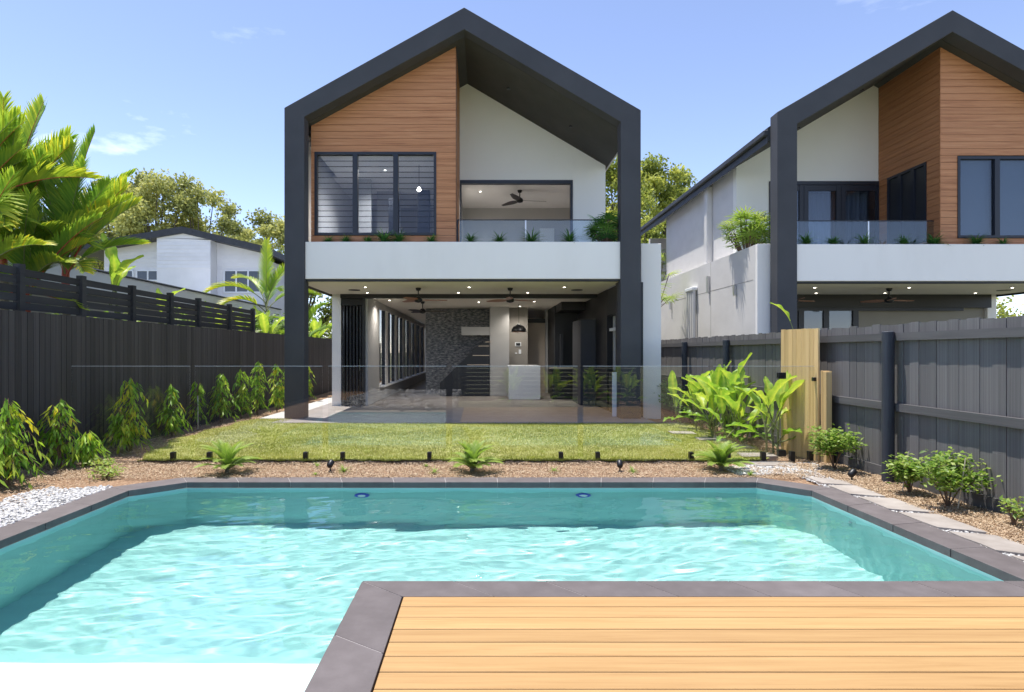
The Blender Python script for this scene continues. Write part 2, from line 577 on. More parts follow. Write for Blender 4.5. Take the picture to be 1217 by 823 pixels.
def on_lawn(x, y):
    return lawn_front(x) < y < (12.05 if x > -4.0 else 12.85) and lawn_left(y) < x < lawn_right(y)


tag(grid_sheet('lawn', M['lawn'], -5.2, 4.3, 7.9, 12.9, .05, lambda x, y: .018 + .006 * wave(x, y), on_lawn), kind='structure')
tag(grid_sheet('lawn_edge_soil', M['soil'], -5.2, 4.3, 7.8, 8.1, .05, lambda x, y: .006 + .006 * wave(x * 2, y),
               lambda x, y: -4.5 < x < 3.6 and lawn_front(x) - .05 < y < lawn_front(x) + .08), kind='structure')

# grass blades
n = 150000
px = rng.uniform(-5.2, 4.3, n * 2)
py = 7.9 + (5.0) * rng.random(n * 2) ** 1.25
ok = np.array([on_lawn(a, b) for a, b in zip(px, py)])
dens = .5 + .5 * np.sin(px * 2.3 + 1.4 * np.sin(py * 2.1)) * np.sin(py * 1.7 + px)
ok &= rng.random(n * 2) < (.55 + .45 * dens)
px, py = px[ok][:n], py[ok][:n]
n = len(px)
az_ = rng.uniform(0, 2 * PI, n)
tilt = rng.uniform(.1, .9, n)
d = np.stack([np.cos(az_) * np.sin(tilt), np.sin(az_) * np.sin(tilt), np.cos(tilt)], 1)
v, f, k = scatter([(-.5, 0, 0), (.5, 0, 0), (0, 1, .0)], [(0, 1, 2)], np.stack([px, py, np.full(n, .012)], 1), frames(d, rng.uniform(0, 6, n)),
                  np.stack([rng.uniform(.004, .008, n), rng.uniform(.02, .05, n), np.ones(n)], 1))
patch = .5 + .5 * np.sin(px * 1.1 + 2 * np.sin(py * .9)) * np.sin(py * 2.1 + 1.7 * np.sin(px * 1.3))
ti = np.clip(rng.normal(.42, .22, n) + .45 * (patch - .5), 0, 1)
tag(obj('grass', fastmesh('grass', v, f, M['blade'], np.repeat(ti, k))), 'short green lawn grass between the pool fence and the patio', 'grass', kind='stuff')

# longer blades leaning over the lawn's front edge
n2 = 5200
ex = rng.uniform(-4.5, 3.6, n2)
ey = np.array([lawn_front(a) for a in ex]) + rng.uniform(-.012, .05, n2) - .02 * (np.sin(ex * 9) > .4) * rng.random(n2)
az2 = rng.uniform(PI, 2 * PI, n2)
t2 = rng.uniform(.5, 1.35, n2)
d2 = np.stack([np.cos(az2) * np.sin(t2), np.sin(az2) * np.sin(t2), np.cos(t2)], 1)
v, f, k = scatter([(-.5, 0, 0), (.5, 0, 0), (0, 1, .0)], [(0, 1, 2)], np.stack([ex, ey, np.full(n2, .008)], 1), frames(d2),
                  np.stack([rng.uniform(.004, .009, n2), rng.uniform(.03, .075, n2), np.ones(n2)], 1))
tag(obj('edge_grass', fastmesh('edge_grass', v, f, M['blade'], np.repeat(np.clip(rng.normal(.4, .25, n2), 0, 1), k))), 'longer grass blades hanging over the front edge of the lawn', 'grass', kind='stuff')

# wood chips
def chips(name, n, fx, label, group=None):
    P = np.array([fx() for _ in range(n)])
    az = rng.uniform(0, 2 * PI, n)
    el = rng.normal(0, .35, n)
    d = np.stack([np.cos(az) * np.cos(el), np.sin(az) * np.cos(el), np.sin(el)], 1)
    z = np.array([-.012 + .014 * wave(x, y) for x, y in P]) + rng.uniform(0, .018, n)
    tv = [(-.5, -.5, 0), (.5, -.5, .0), (.4, .5, 0), (-.4, .5, .0), (0, 0, .35)]
    v, f, k = scatter(tv, [(0, 1, 4), (1, 2, 4), (2, 3, 4), (3, 0, 4)], np.column_stack([P, z]), frames(d, rng.normal(0, .4, n)),
                      np.stack([rng.uniform(.003, .008, n), rng.uniform(.008, .027, n), np.full(n, .009)], 1))
    tag(obj(name, fastmesh(name, v, f, M['chips'], np.repeat(rng.random(n), k))), label, 'mulch', kind='stuff')


def cf():
    while 1:
        x, y = random.uniform(-5.6, 4.6), random.uniform(6.9, 8.02)
        if not on_lawn(x, y): return x, y
chips('wood_chip_mulch', 60000, cf, 'brown wood chips in the bed between pool coping and lawn')
chips('wood_chip_mulch', 30000, lambda: (random.uniform(3.98, 4.6), 3.2 + 4.6 * random.random() ** .9), 'brown wood chips along the foot of the right hand fence')


def cl():
    while 1:
        x, y = random.uniform(-5.6, -4.3), random.uniform(4.5, 15)
        if not on_lawn(x, y): return x, y
chips('wood_chip_mulch', 18000, cl, 'brown wood chips under the drooping shrubs by the left fence')


def cr_():
    while 1:
        x, y = random.uniform(3.9, 4.6), random.uniform(8, 14)
        if not on_lawn(x, y): return x, y
chips('wood_chip_mulch', 6000, cr_, 'brown wood chips around the broad leaved clumps by the right fence')

# pebbles
ico = bmesh.new()
bmesh.ops.create_icosphere(ico, subdivisions=1, radius=1)
ICO_V = [tuple(q.co) for q in ico.verts]
ICO_F = [tuple(q.index for q in p.verts) for p in ico.faces]
ico.free()


def pebbles(name, n, fx, r0, r1, label, m, z0=0., tb=.0, ts=1., cat='pebbles'):
    P = np.array([fx() for _ in range(n)])
    az = rng.uniform(0, 2 * PI, n)
    d = np.stack([np.cos(az), np.sin(az), rng.normal(0, .2, n)], 1)
    r = rng.uniform(r0, r1, n)
    z = z0 + rng.uniform(-.3, 1, n) * r
    v, f, k = scatter(ICO_V, ICO_F, np.column_stack([P, z]), frames(d), np.stack([r, r * rng.uniform(1, 1.5, n), r * .6], 1))
    t = np.clip(tb + ts * np.repeat(rng.random(n), k), 0, 1)
    tag(obj(name, fastmesh(name, v, f, m, t, smooth=True)), label, cat, kind='stuff')


def pl():
    while 1:
        x, y = random.uniform(-4.72, -3.93), random.uniform(3.4, 6.5)
        if y < 6.42 + .07 * math.sin(x * 9) and x > -4.62 + .06 * math.sin(y * 7): return x, y
pebbles('white_pebbles', 9000, pl, .008, .018, 'white pebbles beside the left pool coping', M['pebble'], -.012)


def pr():
    while 1:
        x, y = random.uniform(3.68, 4.12), 3.0 + 4.9 * random.random()
        if x < 4.05 + .05 * math.sin(y * 6): return x, y
pebbles('white_pebbles', 8000, pr, .006, .013, 'white pebbles around the stone pavers by the right coping', M['pebble'], -.018)


def pf():
    while 1:
        x, y = random.uniform(3.0, 4.3), random.uniform(6.93, 7.95)
        if abs(y - (7.45 + .25 * (x - 3.5))) < .32 - .12 * abs(x - 3.6): return x, y
pebbles('white_pebbles', 3500, pf, .007, .014, 'white pebbles where the paver path turns by the gate', M['pebble'], -.012)

# stone pavers along the path
PV = [([(3.71, 6.98), (4.03, 6.72), (3.99, 6.52), (3.71, 6.60)], 'farthest narrow grey paver beside the right pool coping'),
      ([(3.71, 6.50), (4.0, 6.48), (3.99, 5.99), (3.71, 6.10)], 'second grey stone paver of the row along the right coping'),
      ([(3.71, 5.98), (4.02, 5.93), (4.02, 5.40), (3.71, 5.52)], 'broad buff paver midway along the right pool coping'),
      ([(3.71, 5.40), (4.02, 5.33), (4.0, 4.80), (3.71, 4.94)], 'paver beside the right coping opposite the two leafy shrubs'),
      ([(3.71, 4.82), (4.0, 4.72), (4.0, 4.22), (3.71, 4.36)], 'large grey paver near the right edge of the photo'),
      ([(3.71, 4.24), (4.0, 4.14), (4.0, 3.62), (3.71, 3.74)], 'nearest stone paver by the right coping, cut by the photo edge'),
      ([(3.35, 7.93), (3.95, 7.93), (4.02, 7.66), (3.50, 7.60)], 'flat stone paver at the lawn corner before the glass gate'),
      ([(3.55, 8.45), (4.0, 8.42), (3.98, 8.16), (3.5, 8.12)], 'stone paver set in grass just beyond the glass gate'),
      ([(3.5, 10.0), (3.9, 9.97), (3.9, 9.65), (3.48, 9.68)], 'small stepping stone in the lawn, middle of three'),
      ([(3.3, 10.75), (3.7, 10.72), (3.68, 10.4), (3.28, 10.45)], 'stepping stone in the lawn nearest the white wing wall'),
      ([(3.62, 9.2), (4.02, 9.15), (4.0, 8.85), (3.6, 8.9)], 'stepping stone in the lawn nearest the broad leaved clump')]
for i, (poly, lb) in enumerate(PV):
    q = []
    for a in range(4):
        p0, p1 = poly[a], poly[(a + 1) % 4]
        for t in (0, .33, .66):
            q.append((p0[0] + (p1[0] - p0[0]) * t + random.uniform(-.008, .008), p0[1] + (p1[1] - p0[1]) * t + random.uniform(-.012, .012)))
    z = .008 if i < 8 else .036
    if i == 7: z = .034
    tag(MB().prism_xy(q, -.03, z).build('stepping_stone', M['paver'], bevel=.003), lb, 'stepping stone', 'stone pavers of the garden path')

# concrete path on the left of the house, patio
tag(box('side_path', M['path'], None, -4.75, -4.22, 12.9, 30, -.05, .022), kind='structure')

# ================================================================== POOL
pool = empty('swimming_pool', (0, 5, 0), 'turquoise in-ground swimming pool with dark tiled coping and shallow white ledge', 'swimming pool')
I_ = [(-3.66, .9), (-3.66, 6.27), (-3.25, 6.67), (3.02, 6.67), (3.41, 6.27), (3.41, 3.79)]      # inner edge chain, far side
O_ = [(-3.95, .6), (-3.95, 6.40), (-3.93, 6.93), (-3.40, 6.97), (3.15, 6.97), (3.70, 6.45), (3.70, 3.49)]
Oc = [(-3.95, .6), (-3.95, 6.42), (-3.42, 6.94), (3.16, 6.94), (3.70, 6.40), (3.70, 3.0)]
DEP = -1.38
shell = MB()
loop = I_ + [(-.75, 3.79), (-.75, .9)]
k = len(loop)
shell.add([(x, y, -.064) for x, y in loop] + [(x, y, DEP) for x, y in loop], [(i, (i + 1) % k, (i + 1) % k + k, i + k) for i in range(k)])
ws = shell.build('pool_wall', M['plaster'], pool, recalc=False)
fl = MB().add([(-3.7, .9, DEP), (3.45, .9, DEP), (3.45, 6.7, DEP), (-3.7, 6.7, DEP)], [(0, 1, 2, 3)]).build('pool_floor', M['plaster'], pool, recalc=False)
lg = box('pool_ledge', M['ledge'], pool, -3.655, -.755, .905, 3.02, DEP + .01, -.16)
lg2 = box('pool_step', M['plaster'], pool, -3.655, -.755, 3.024, 3.36, DEP + .01, -.46)
for o in (ws, fl, lg, lg2): o.cycles.is_caustics_receiver = True


def seg_tiles(o0, o1, i0, i1, n, gap=.004):
    for a in range(n):
        t0, t1 = a / n, (a + 1) / n
        le = math.dist(o0, o1)
        g_ = gap / max(le, .1)
        def lp(p, q, t): return (p[0] + (q[0] - p[0]) * t, p[1] + (q[1] - p[1]) * t)
        q = [lp(o0, o1, t0 + g_), lp(o0, o1, t1 - g_), lp(i0, i1, t1 - g_), lp(i0, i1, t0 + g_)]
        MB().prism_xy(q, -.062, random.uniform(-.0008, .0008)).build('coping_tile', M['coping'], pool, bevel=.0015)


seg_tiles(Oc[0], Oc[1], I_[0], I_[1], 9)
seg_tiles(Oc[1], Oc[2], I_[1], I_[2], 1)
seg_tiles(Oc[2], Oc[3], I_[2], I_[3], 11)
seg_tiles(Oc[3], Oc[4], I_[3], I_[4], 1)
seg_tiles(Oc[4], (3.70, 3.79), I_[4], (3.41, 3.79), 4)
seg_tiles((-.75, 3.79), (4.4, 3.79), (-.47, 3.55), (4.4, 3.55), 9)
seg_tiles((-.75, .2), (-.75, 3.79), (-.47, .2), (-.47, 3.55), 5)
# pale grout bed a little below the tile faces
gr_ = MB()
for c0, c1 in ((Oc[:6], I_[:5] + [(3.41, 3.0)]),):
    for a in range(len(c1) - 1):
        u0, u1, w0, w1 = [Vector(q_) for q_ in (c0[a], c0[a + 1], c1[a], c1[a + 1])]
        gr_.prism_xy([u0.lerp(w0, .03), u1.lerp(w1, .03), w1.lerp(u1, .03), w0.lerp(u0, .03)], -.056, -.003)
gr_.prism_xy([(-.740, 3.780), (4.39, 3.780), (4.39, 3.56), (-.478, 3.56)], -.058, -.003)
gr_.prism_xy([(-.740, .21), (-.740, 3.778), (-.480, 3.56), (-.480, .21)], -.058, -.0032)
gr_.build('grout_bed', M['grout'], pool)
for X in (-1.32, 1.11):
    l_ = MB().tube([(X, 6.668, -.30), (X, 6.640, -.30)], [.085, .08], 24).build('pool_light', M['blueglow'], pool, smooth=False)
    MB().tube([(X, 6.640, -.30), (X, 6.628, -.30)], [.045, .04], 18).build('lens', M['paleplastic'], l_)
for X, Z in ((-2.2, -.5), (2.6, -.45)):
    MB().tube([(X, 6.668, Z), (X, 6.65, Z)], [.035, .03], 14).build('inlet', M['paleplastic'], pool)
MB().tube([(3.409, 5.6, -.3), (3.39, 5.6, -.3)], [.03, .025], 14).build('inlet', M['paleplastic'], pool)

# water surface with real ripples
random.seed(5)
wv = []
for i in range(84):
    lam = 10 ** random.uniform(-1.13, -.2)
    kk = 2 * PI / lam
    th = random.gauss(1.72, .40)
    wv.append((kk * math.cos(th), kk * math.sin(th), .00038 * lam ** 1.05 / .5, random.uniform(0, 6.28)))
st = .024
nx, ny = int(7.12 / st), int(5.82 / st)
xs = -3.68 + np.arange(nx + 1) * (7.12 / nx)
ys = .88 + np.arange(ny + 1) * (5.82 / ny)
XX, YY = np.meshgrid(xs, ys)
ZZ = np.full_like(XX, -.088)
for a, b, c, p in wv: ZZ += c * np.sin(a * (XX + .04 * np.sin(YY * 3)) + b * (YY + .05 * np.sin(XX * 2.2)) + p)
ids = np.arange((nx + 1) * (ny + 1)).reshape(ny + 1, nx + 1)
q = np.stack([ids[:-1, :-1], ids[:-1, 1:], ids[1:, 1:], ids[1:, :-1]], -1).reshape(-1, 4)
cx = ((XX[:-1, :-1] + XX[1:, 1:]) / 2).ravel()
cy = ((YY[:-1, :-1] + YY[1:, 1:]) / 2).ravel()
q = q[~((cx > -.735) & (cy < 3.775))]
wm = bpy.data.materials.new('pool_water')
wm.use_nodes = True
wm.node_tree.nodes.clear()
wo = N(wm, 'ShaderNodeOutputMaterial')
wg = N(wm, 'ShaderNodeBsdfGlass', Roughness=0.0, IOR=1.33)
wg.inputs['Color'].default_value = (.93, .985, .98, 1)
L(wm, wg.outputs[0], wo.inputs[0])
water = obj('water', fastmesh('water', np.stack([XX.ravel(), YY.ravel(), ZZ.ravel()], 1), q, wm, smooth=True))
tag(water, kind='structure')
water.cycles.is_caustics_caster = True

# ================================================================== DECK
deck = empty('timber_deck', (1.9, 1.9, 0), 'golden timber deck of wide boards in front of the pool', 'deck')
bme = MB().box(-2.425, 2.425, -.0662, .0662, -.024, 0).mesh('deck_board', M['deck'], bevel=.0025)
y = 3.548 - .0695
while y > .15:
    obj('deck_board', bme, deck, (1.965 - 1.9, y - 1.9, random.uniform(-.0008, .0005)), (0, 0, random.uniform(-.0003, .0003)))
    y -= .1395
box('deck_base', M['deckedge'], deck, -.465, 4.39, .12, 3.545, -.4, -.03)

# ================================================================== FENCES
def ground_paling(parent, m, x, y0, y1, pitch, w, z0, z1, th=.018, zj=.0, alt=0, sh=None):
    me = MB().box(-th / 2, th / 2, -w / 2, w / 2, 0, 1).mesh('paling', m, bevel=.0)
    y, i = y0, 0
    while y < y1:
        zz = random.uniform(-zj, zj)
        obj('paling', me, parent, Vector((x + random.uniform(-.0025, .0025) + (alt if i % 2 else 0), y, z0)) - wl(parent),
            (0, 0, random.uniform(-.012, .012)), (1, 1, z1 - z0 + zz))
        y += pitch
        i += 1


fl_ = empty('paling_fence', (-5.6, 15, 0), 'tall dark charcoal paling fence down the left side of the garden', 'fence')
ground_paling(fl_, M['palingL'], -5.6, 3.9, 33.5, .1, .092, -.05, 1.93, zj=.004)
box('back_sheet', M['palingL'], fl_, -5.66, -5.615, -6.0, 33.5, -.05, 1.88)

sf = empty('slat_screen', (-5.73, 11, 1.9), 'charcoal horizontal slat screen raised above the left paling fence', 'slat screen')
posts = [6.35, 7.48, 8.64, 9.89, 11.1, 12.2, 13.7, 15.1]
for p in posts:
    box('post', M['slat'], sf, -5.76, -5.67, p - .045, p + .045, 1.5, 2.52)
for a, b in zip([4.6] + posts[:-1], posts):
    for k in range(5):
        z = 1.955 + k * .107 + random.uniform(-.006, .006)
        box('slat', M['slat'], sf, -5.735, -5.712, a + .047, b - .047, z, z + .091)

fr = empty('paling_fence', (4.6, 12, 0), 'weathered charcoal paling fence with rails and round posts on the right', 'fence')
y = 2.0
pme = MB().box(-.009, .009, -.5, .5, 0, 1).mesh('paling', M['palingR'])
while y < 30:
    w = random.choice([.098, .098, .14, .148]) if y < 16 else .15
    obj('paling', pme, fr, Vector((4.63 + random.uniform(-.004, .004), y + w / 2, -.02)) - wl(fr), (0, 0, random.uniform(-.015, .015)),
        (1, w - random.uniform(.003, .006), 1.765 + random.uniform(-.012, .012)))
    y += w
for z0, z1 in ((1.56, 1.645), (.78, .865), (.0, .085)):
    yy = 2.0
    for pe in (4.36, 6.73, 9.0, 11.2, 13.5, 15.8, 30):
        if z0 == 0:
            box('rail', M['railR'], fr, 4.595, 4.62, yy + .004, pe - .004, -.02, .12)
        else:
            box('rail', M['railR'], fr, 4.565, 4.62, yy + .002, pe - .002, z0, z1)
        yy = pe
for p in (4.36, 6.73, 9.0, 11.2, 13.5, 15.8):
    MB().tube([(4.51, p, -.1), (4.51, p, 1.655), (4.51, p, 1.662)], [.062, .061, .052], 20).build('post', M['postR'], fr, smooth=False)

pn = empty('pine_screen', (4.5, 8.4, 0), 'raw pine board panel fixed over the dark fence at the pool gate', 'fence panel')
y = 7.93
for k, w in enumerate([.115, .095, .12, .1, .125, .1, .115, .12, .1]):
    box('board', M['newpine'], pn, 4.40 + random.uniform(-.003, .003), 4.42, y + .002, y + w - .002, -.02, 1.745 + k * .002 + random.uniform(-.004, .004))
    y += w
ps = empty('timber_post', (4.55, 7.85, 0), 'short raw pine post at the end of the pine board panel', 'post')
box('post_body', M['newpine'], ps, 4.425, 4.545, 7.87, 7.925, -.02, 1.19, .004)
box('packer', M['newpine'], ps, 4.425, 4.50, 7.79, 7.866, -.02, 1.18, .004)

# ------------------------------------------------------------------ glass pool fence
gf = empty('glass_pool_fence', (0, 8, 0), 'frameless clear glass pool fence on short black spigots across the lawn edge', 'glass fence')
joints = [(-5.42, -3.86), (-3.79, -2.11), (-2.03, -.475), (-.395, 1.26), (1.335, 2.98), (3.055, 3.93)]
for a, b in joints:
    p = box('glass_panel', M['glass'], gf, a, b, 7.994, 8.006, .06, 1.245)
    box('polished_edge', M['edge'], p, a, b, 7.995, 8.005, 1.246, 1.2495)
    for s in (a + .19, b - .22):
        sp = MB().box(s - .028, s + .028, 7.965, 8.035, -.04, .115).build('spigot', M['spigot'], gf, bevel=.004)
        MB().lathe((s, 8, .0), [(.048, -.0), (.048, .008), (.044, .01)], 16).build('cover_ring', M['spigot'], sp)
gg = empty('glass_gate', (4.2, 8, 0), 'narrow frameless glass pool gate with black hinges beside the pine panel', 'gate')
gp = box('glass_panel', M['glass'], gg, 3.95, 4.38, 7.992, 8.004, .10, 1.245)
box('polished_edge', M['edge'], gp, 3.95, 4.38, 7.993, 8.003, 1.246, 1.2495)
for z in (.06, 1.08):
    MB().box(3.90, 4.0, 7.965, 8.03, z, z + .085).build('hinge', M['spigot'], gg, bevel=.006)
for x in (4.09, 4.33):
    MB().box(x - .028, x + .028, 7.965, 8.035, -.04, .125).build('spigot', M['spigot'], gg, bevel=.004)
MB().box(4.36, 4.43, 7.97, 8.025, 1.05, 1.10).build('latch', M['spigot'], gg, bevel=.005)

# ================================================================== HOUSES
def clip(poly, axis, val, keep_less):
    out = []
    for i in range(len(poly)):
        a, b = poly[i], poly[(i + 1) % len(poly)]
        ia = (a[axis] <= val) if keep_less else (a[axis] >= val)
        ib = (b[axis] <= val) if keep_less else (b[axis] >= val)
        if ia: out.append(a)
        if ia != ib:
            t = (val - a[axis]) / (b[axis] - a[axis])
            out.append((a[0] + (b[0] - a[0]) * t, a[1] + (b[1] - a[1]) * t))
    return out


def area(poly):
    return abs(sum(poly[i][0] * poly[(i + 1) % len(poly)][1] - poly[(i + 1) % len(poly)][0] * poly[i][1] for i in range(len(poly)))) / 2


def ceiling_fan(loc, blade, label, r=.62, rot=.3, group='ceiling fans', drop=.22, tilt=.12):
    f = empty('ceiling_fan', loc, label, 'ceiling fan', group)
    MB().lathe(loc, [(.0, -.07), (.045, -.065), (.065, -.02), (.065, -.0)], 14).build('canopy', M['blackmetal'], f, smooth=True)
    MB().tube([Vector(loc) - Vector((0, 0, .06)), Vector(loc) - Vector((0, 0, drop))], .014, 8).build('downrod', M['blackmetal'], f)
    MB().lathe(Vector(loc) - Vector((0, 0, drop + .13)), [(.02, 0), (.085, .02), (.10, .07), (.07, .12), (.03, .15)], 16).build('motor', M['blackmetal'], f, smooth=True)
    bm_ = MB()
    n = 8
    vs, fs = [], []
    for i in range(n + 1):
        t = i / n
        x = .09 + (r - .09) * t
        w = .035 + .05 * math.sin(PI * min(t * 1.05, 1) ** .7)
        for s, zz in ((1, 0), (-1, 0), (1, -.008), (-1, -.008)):
            vs.append((x, s * w, zz + s * w * tilt * 2))
    for i in range(n):
        a, b = i * 4, i * 4 + 4
        fs += [(a, b, b + 1, a + 1), (a + 2, a + 3, b + 3, b + 2), (a, a + 2, b + 2, b), (a + 1, b + 1, b + 3, a + 3)]
    fs += [(0, 1, 3, 2), (n * 4, n * 4 + 2, n * 4 + 3, n * 4 + 1)]
    me = MB().add(vs, fs).mesh('blade', blade)
    for k in range(3):
        obj('blade', me, f, (0, 0, -drop - .06), (0, 0, rot + k * 2 * PI / 3))
    return f


def downlight(par, x, y, z, watt=0):
    if watt:
        l = bpy.data.lights.new('downlight_lamp', 'SPOT')
        l.energy = watt
        l.spot_size = R(150)
        l.spot_blend = .8
        l.color = (1, .93, .84)
        l.shadow_soft_size = .05
        lo_ = bpy.data.objects.new('downlight_lamp', l)
        C.objects.link(lo_)
        lo_.location = (x, y, z - .03)
    o = MB().tube([(x, y, z), (x, y, z - .012)], .055, 14).build('downlight', M['paleplastic'], par)
    MB().tube([(x, y, z - .012), (x, y, z - .016)], .026, 14).build('lens', M['lampglow'], o)


def house(mx, dy, kind, label, cat='house'):
    """mx maps the first house's x to this house's x; dy shifts it back"""
    flip = kind == 2
    base = (mx(-.38), 13 + dy, 0)
    h = empty('modern_house', base, label, cat, 'pair of gable framed houses')
    Y = lambda y: y + dy
    wood, woody = M['clad'], M['clady']

    def bx(name, m, x0, x1, y0, y1, z0, z1, par=None, bevel=0):
        return box(name, m, par or h, mx(x0), mx(x1), Y(y0), Y(y1), z0, z1, bevel)

    def pz(name, m, poly, y0, y1, par=None):
        return MB().prism_xz([(mx(x), z) for x, z in poly], Y(y0), Y(y1)).build(name, m, par or h)

    out = [(-4.18, -.05), (-4.18, 6.60), (-.38, 8.72), (3.353, 6.55), (3.353, -.05)]
    inn = [(-3.758, -.05), (-3.758, 6.408), (-.377, 8.257), (2.93, 6.30), (2.93, -.05)]
    # portal frame, four members in one cast piece
    y0, y1 = Y(12.8), Y(13.12)
    vs, fs = [], []
    for yy in (y0, y1):
        for c in (out, inn):
            vs += [(mx(x), yy, z) for x, z in c]
    for i in range(4):
        fs += [(i, i + 1, 5 + i + 1, 5 + i), (10 + i, 15 + i, 15 + i + 1, 10 + i + 1), (i, 10 + i, 10 + i + 1, i + 1), (5 + i, 5 + i + 1, 15 + i + 1, 15 + i)]
    fs += [(0, 5, 15, 10), (4, 14, 19, 9)]
    MB().add(vs, fs).build('portal_frame', M['charcoal'], h, bevel=.006)
    # roof and soffit
    xe = 3.40 if flip else 3.2
    sl, sr = .547, .592
    yb = 24.0 if flip else 33.5
    def zin(x): return 8.257 + sl * (x + .377) if x < -.377 else 8.257 - sr * (x + .377)
    rp = [(-4.1, zin(-4.1) + .03), (-.377, 8.287), (xe, zin(xe) + .03), (xe, zin(xe) + .32), (-.38, 8.66), (-4.1, zin(-4.1) + .32)]
    pz('roof', M['darkroof'], rp, 13.125, yb)
    sp = [(-3.757, zin(-3.757)), (-.377, 8.257), (xe - .02, zin(xe - .02)), (xe - .02, zin(xe - .02) + .026), (-.377, 8.284), (-3.757, zin(-3.757) + .026)]
    so_ = pz('soffit', M['soffit'], sp, 13.125, 15.5)
    for x, yy in ((.62, 14.3), (2.1, 14.35)):
        MB().tube([(mx(x), Y(yy), zin(x) - .002), (mx(x) , Y(yy), zin(x) - .03)], .05, 12).build('spotlight', M['blackmetal'], so_)
    MB().box(mx(xe - .02), mx(xe + .09), Y(13.13), Y(yb), zin(xe) + .14, zin(xe) + .27).build('gutter', M['darkroof'], h, bevel=.02)
    bx('fascia', M['white'] if not flip else M['darkroof'], xe, xe + .012, 13.13, yb, zin(xe) - .02, zin(xe) + .13)

    # timber clad box
    wx0, wx1, wz0, wz1 = (-3.68, -1.007, 4.0, 5.83)
    if flip: wx0, wx1, wz0, wz1 = (-3.5, -.88, 3.96, 5.76)
    WL_, WR_ = -3.757, (-.573 if not flip else -.50)
    wall = [(WL_, 3.35), (WR_, 3.35), (WR_, zin(WR_) - .004), (WL_, zin(WL_) - .004)]
    tw = bx('timber_wall', M['darkpanel'], WL_ + .02, wx0, 13.332, 13.42, 3.35, 6.3)
    for (a, b, c, d_) in ((wx1, WR_ - .02, 3.35, 7.9), (wx0, wx1, 3.35, wz0), ):
        bx('wall_backing', M['darkpanel'], a, b, 13.332, 13.42, c, d_, par=tw)
    pz('wall_backing', M['darkpanel'], [(wx0, wz1), (wx1, wz1), (wx1, zin(wx1) - .05), (wx0, zin(wx0) - .05)], 13.332, 13.42, par=tw)
    zb, pitch = wz0 - 4 * .1525, .1525
    i = 0
    while zb + i * pitch < 8.2:
        z0, z1 = zb + i * pitch, zb + (i + 1) * pitch - .007
        s = clip(clip(wall, 1, z0, False), 1, z1, True)
        if len(s) >= 3 and area(s) > 1e-4:
            pieces = [s]
            if z1 > wz0 + .01 and z0 < wz1 - .01:
                pieces = [clip(s, 0, wx0, True), clip(s, 0, wx1, False)]
            for p in pieces:
                if len(p) >= 3 and area(p) > 1e-4:
                    pz('cladding_board', wood, p, 13.31, 13.33, par=tw)
        i += 1
    # boards on the side return of the clad box
    tr_ = bx('timber_return', M['darkpanel'], WR_ - .05, WR_ - .022, 13.33, 15.4, 3.35, zin(WR_) - .06)
    i = 0
    sw0, sw1 = 13.72, 15.05
    while zb + i * pitch < 8.2:
        z0, z1 = zb + i * pitch, min(zb + (i + 1) * pitch - .007, zin(WR_) - .006)
        if z1 - z0 > .02:
            if flip and z1 > 3.97 and z0 < 5.76:
                for a, b in ((13.312, sw0), (sw1, 15.395)):
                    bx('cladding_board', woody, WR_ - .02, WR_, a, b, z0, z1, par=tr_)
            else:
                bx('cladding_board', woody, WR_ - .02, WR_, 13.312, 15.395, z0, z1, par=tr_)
        i += 1
    bx('corner_trim', M['darkpanel'] if not flip else woody, WR_, WR_ + .006, 13.30, 13.335, 3.35, zin(WR_) - .01)

    # front window
    wf = 13.29
    w = bx('window', M['frame'], wx0, wx1, wf, wf + .12, wz1 - .055, wz1)
    bx('sill', M['frame'], wx0, wx1, wf - .01, wf + .12, wz0, wz0 + .055, par=w)
    nb = 3
    bw = (wx1 - wx0) / nb
    for k in range(nb + 1):
        x = wx0 + bw * k
        bx('mullion', M['frame'], x - (.055 if k else 0), x + (.055 if k < nb else 0), wf + .002, wf + .118, wz0 + .056, wz1 - .056, par=w)
    for k in range(nb):
        a, b = wx0 + bw * k + .06, wx0 + bw * (k + 1) - .06
        if not flip:
            nl = 14
            ph = (wz1 - wz0 - .12) / nl
            me = None
            for j in range(nl):
                zc = wz0 + .06 + ph * (j + .5)
                if me is None:
                    me = MB().box(-(b - a) / 2, (b - a) / 2, -.003, .003, -ph * .54, ph * .54).mesh('louvre_blade', M['louvre'])
                obj('louvre_blade', me, w, Vector((mx((a + b) / 2), Y(wf + .06), zc)) - wl(w), (R(-11), 0, 0))
                bx('louvre_rim', M['frame'], a, b, wf + .068, wf + .076, zc + ph * .5 - .007, zc + ph * .5 + .006, par=w)
        else:
            bx('pane', M['tintglass'], a, b, wf + .05, wf + .056, wz0 + .06, wz1 - .06, par=w)
            nl = 22
            ph = (wz1 - wz0 - .12) / nl
            bl = MB()
            for j in range(nl):
                zc = wz0 + .06 + ph * (j + .5)
                bl.add([(mx(a), Y(wf + .16), zc - ph * .48), (mx(b), Y(wf + .16), zc - ph * .48), (mx(b), Y(wf + .13), zc + ph * .46), (mx(a), Y(wf + .13), zc + ph * .46)], [(0, 1, 2, 3)])
            tag(bl.build('blind', M['blind'], w, recalc=False), kind='stuff')
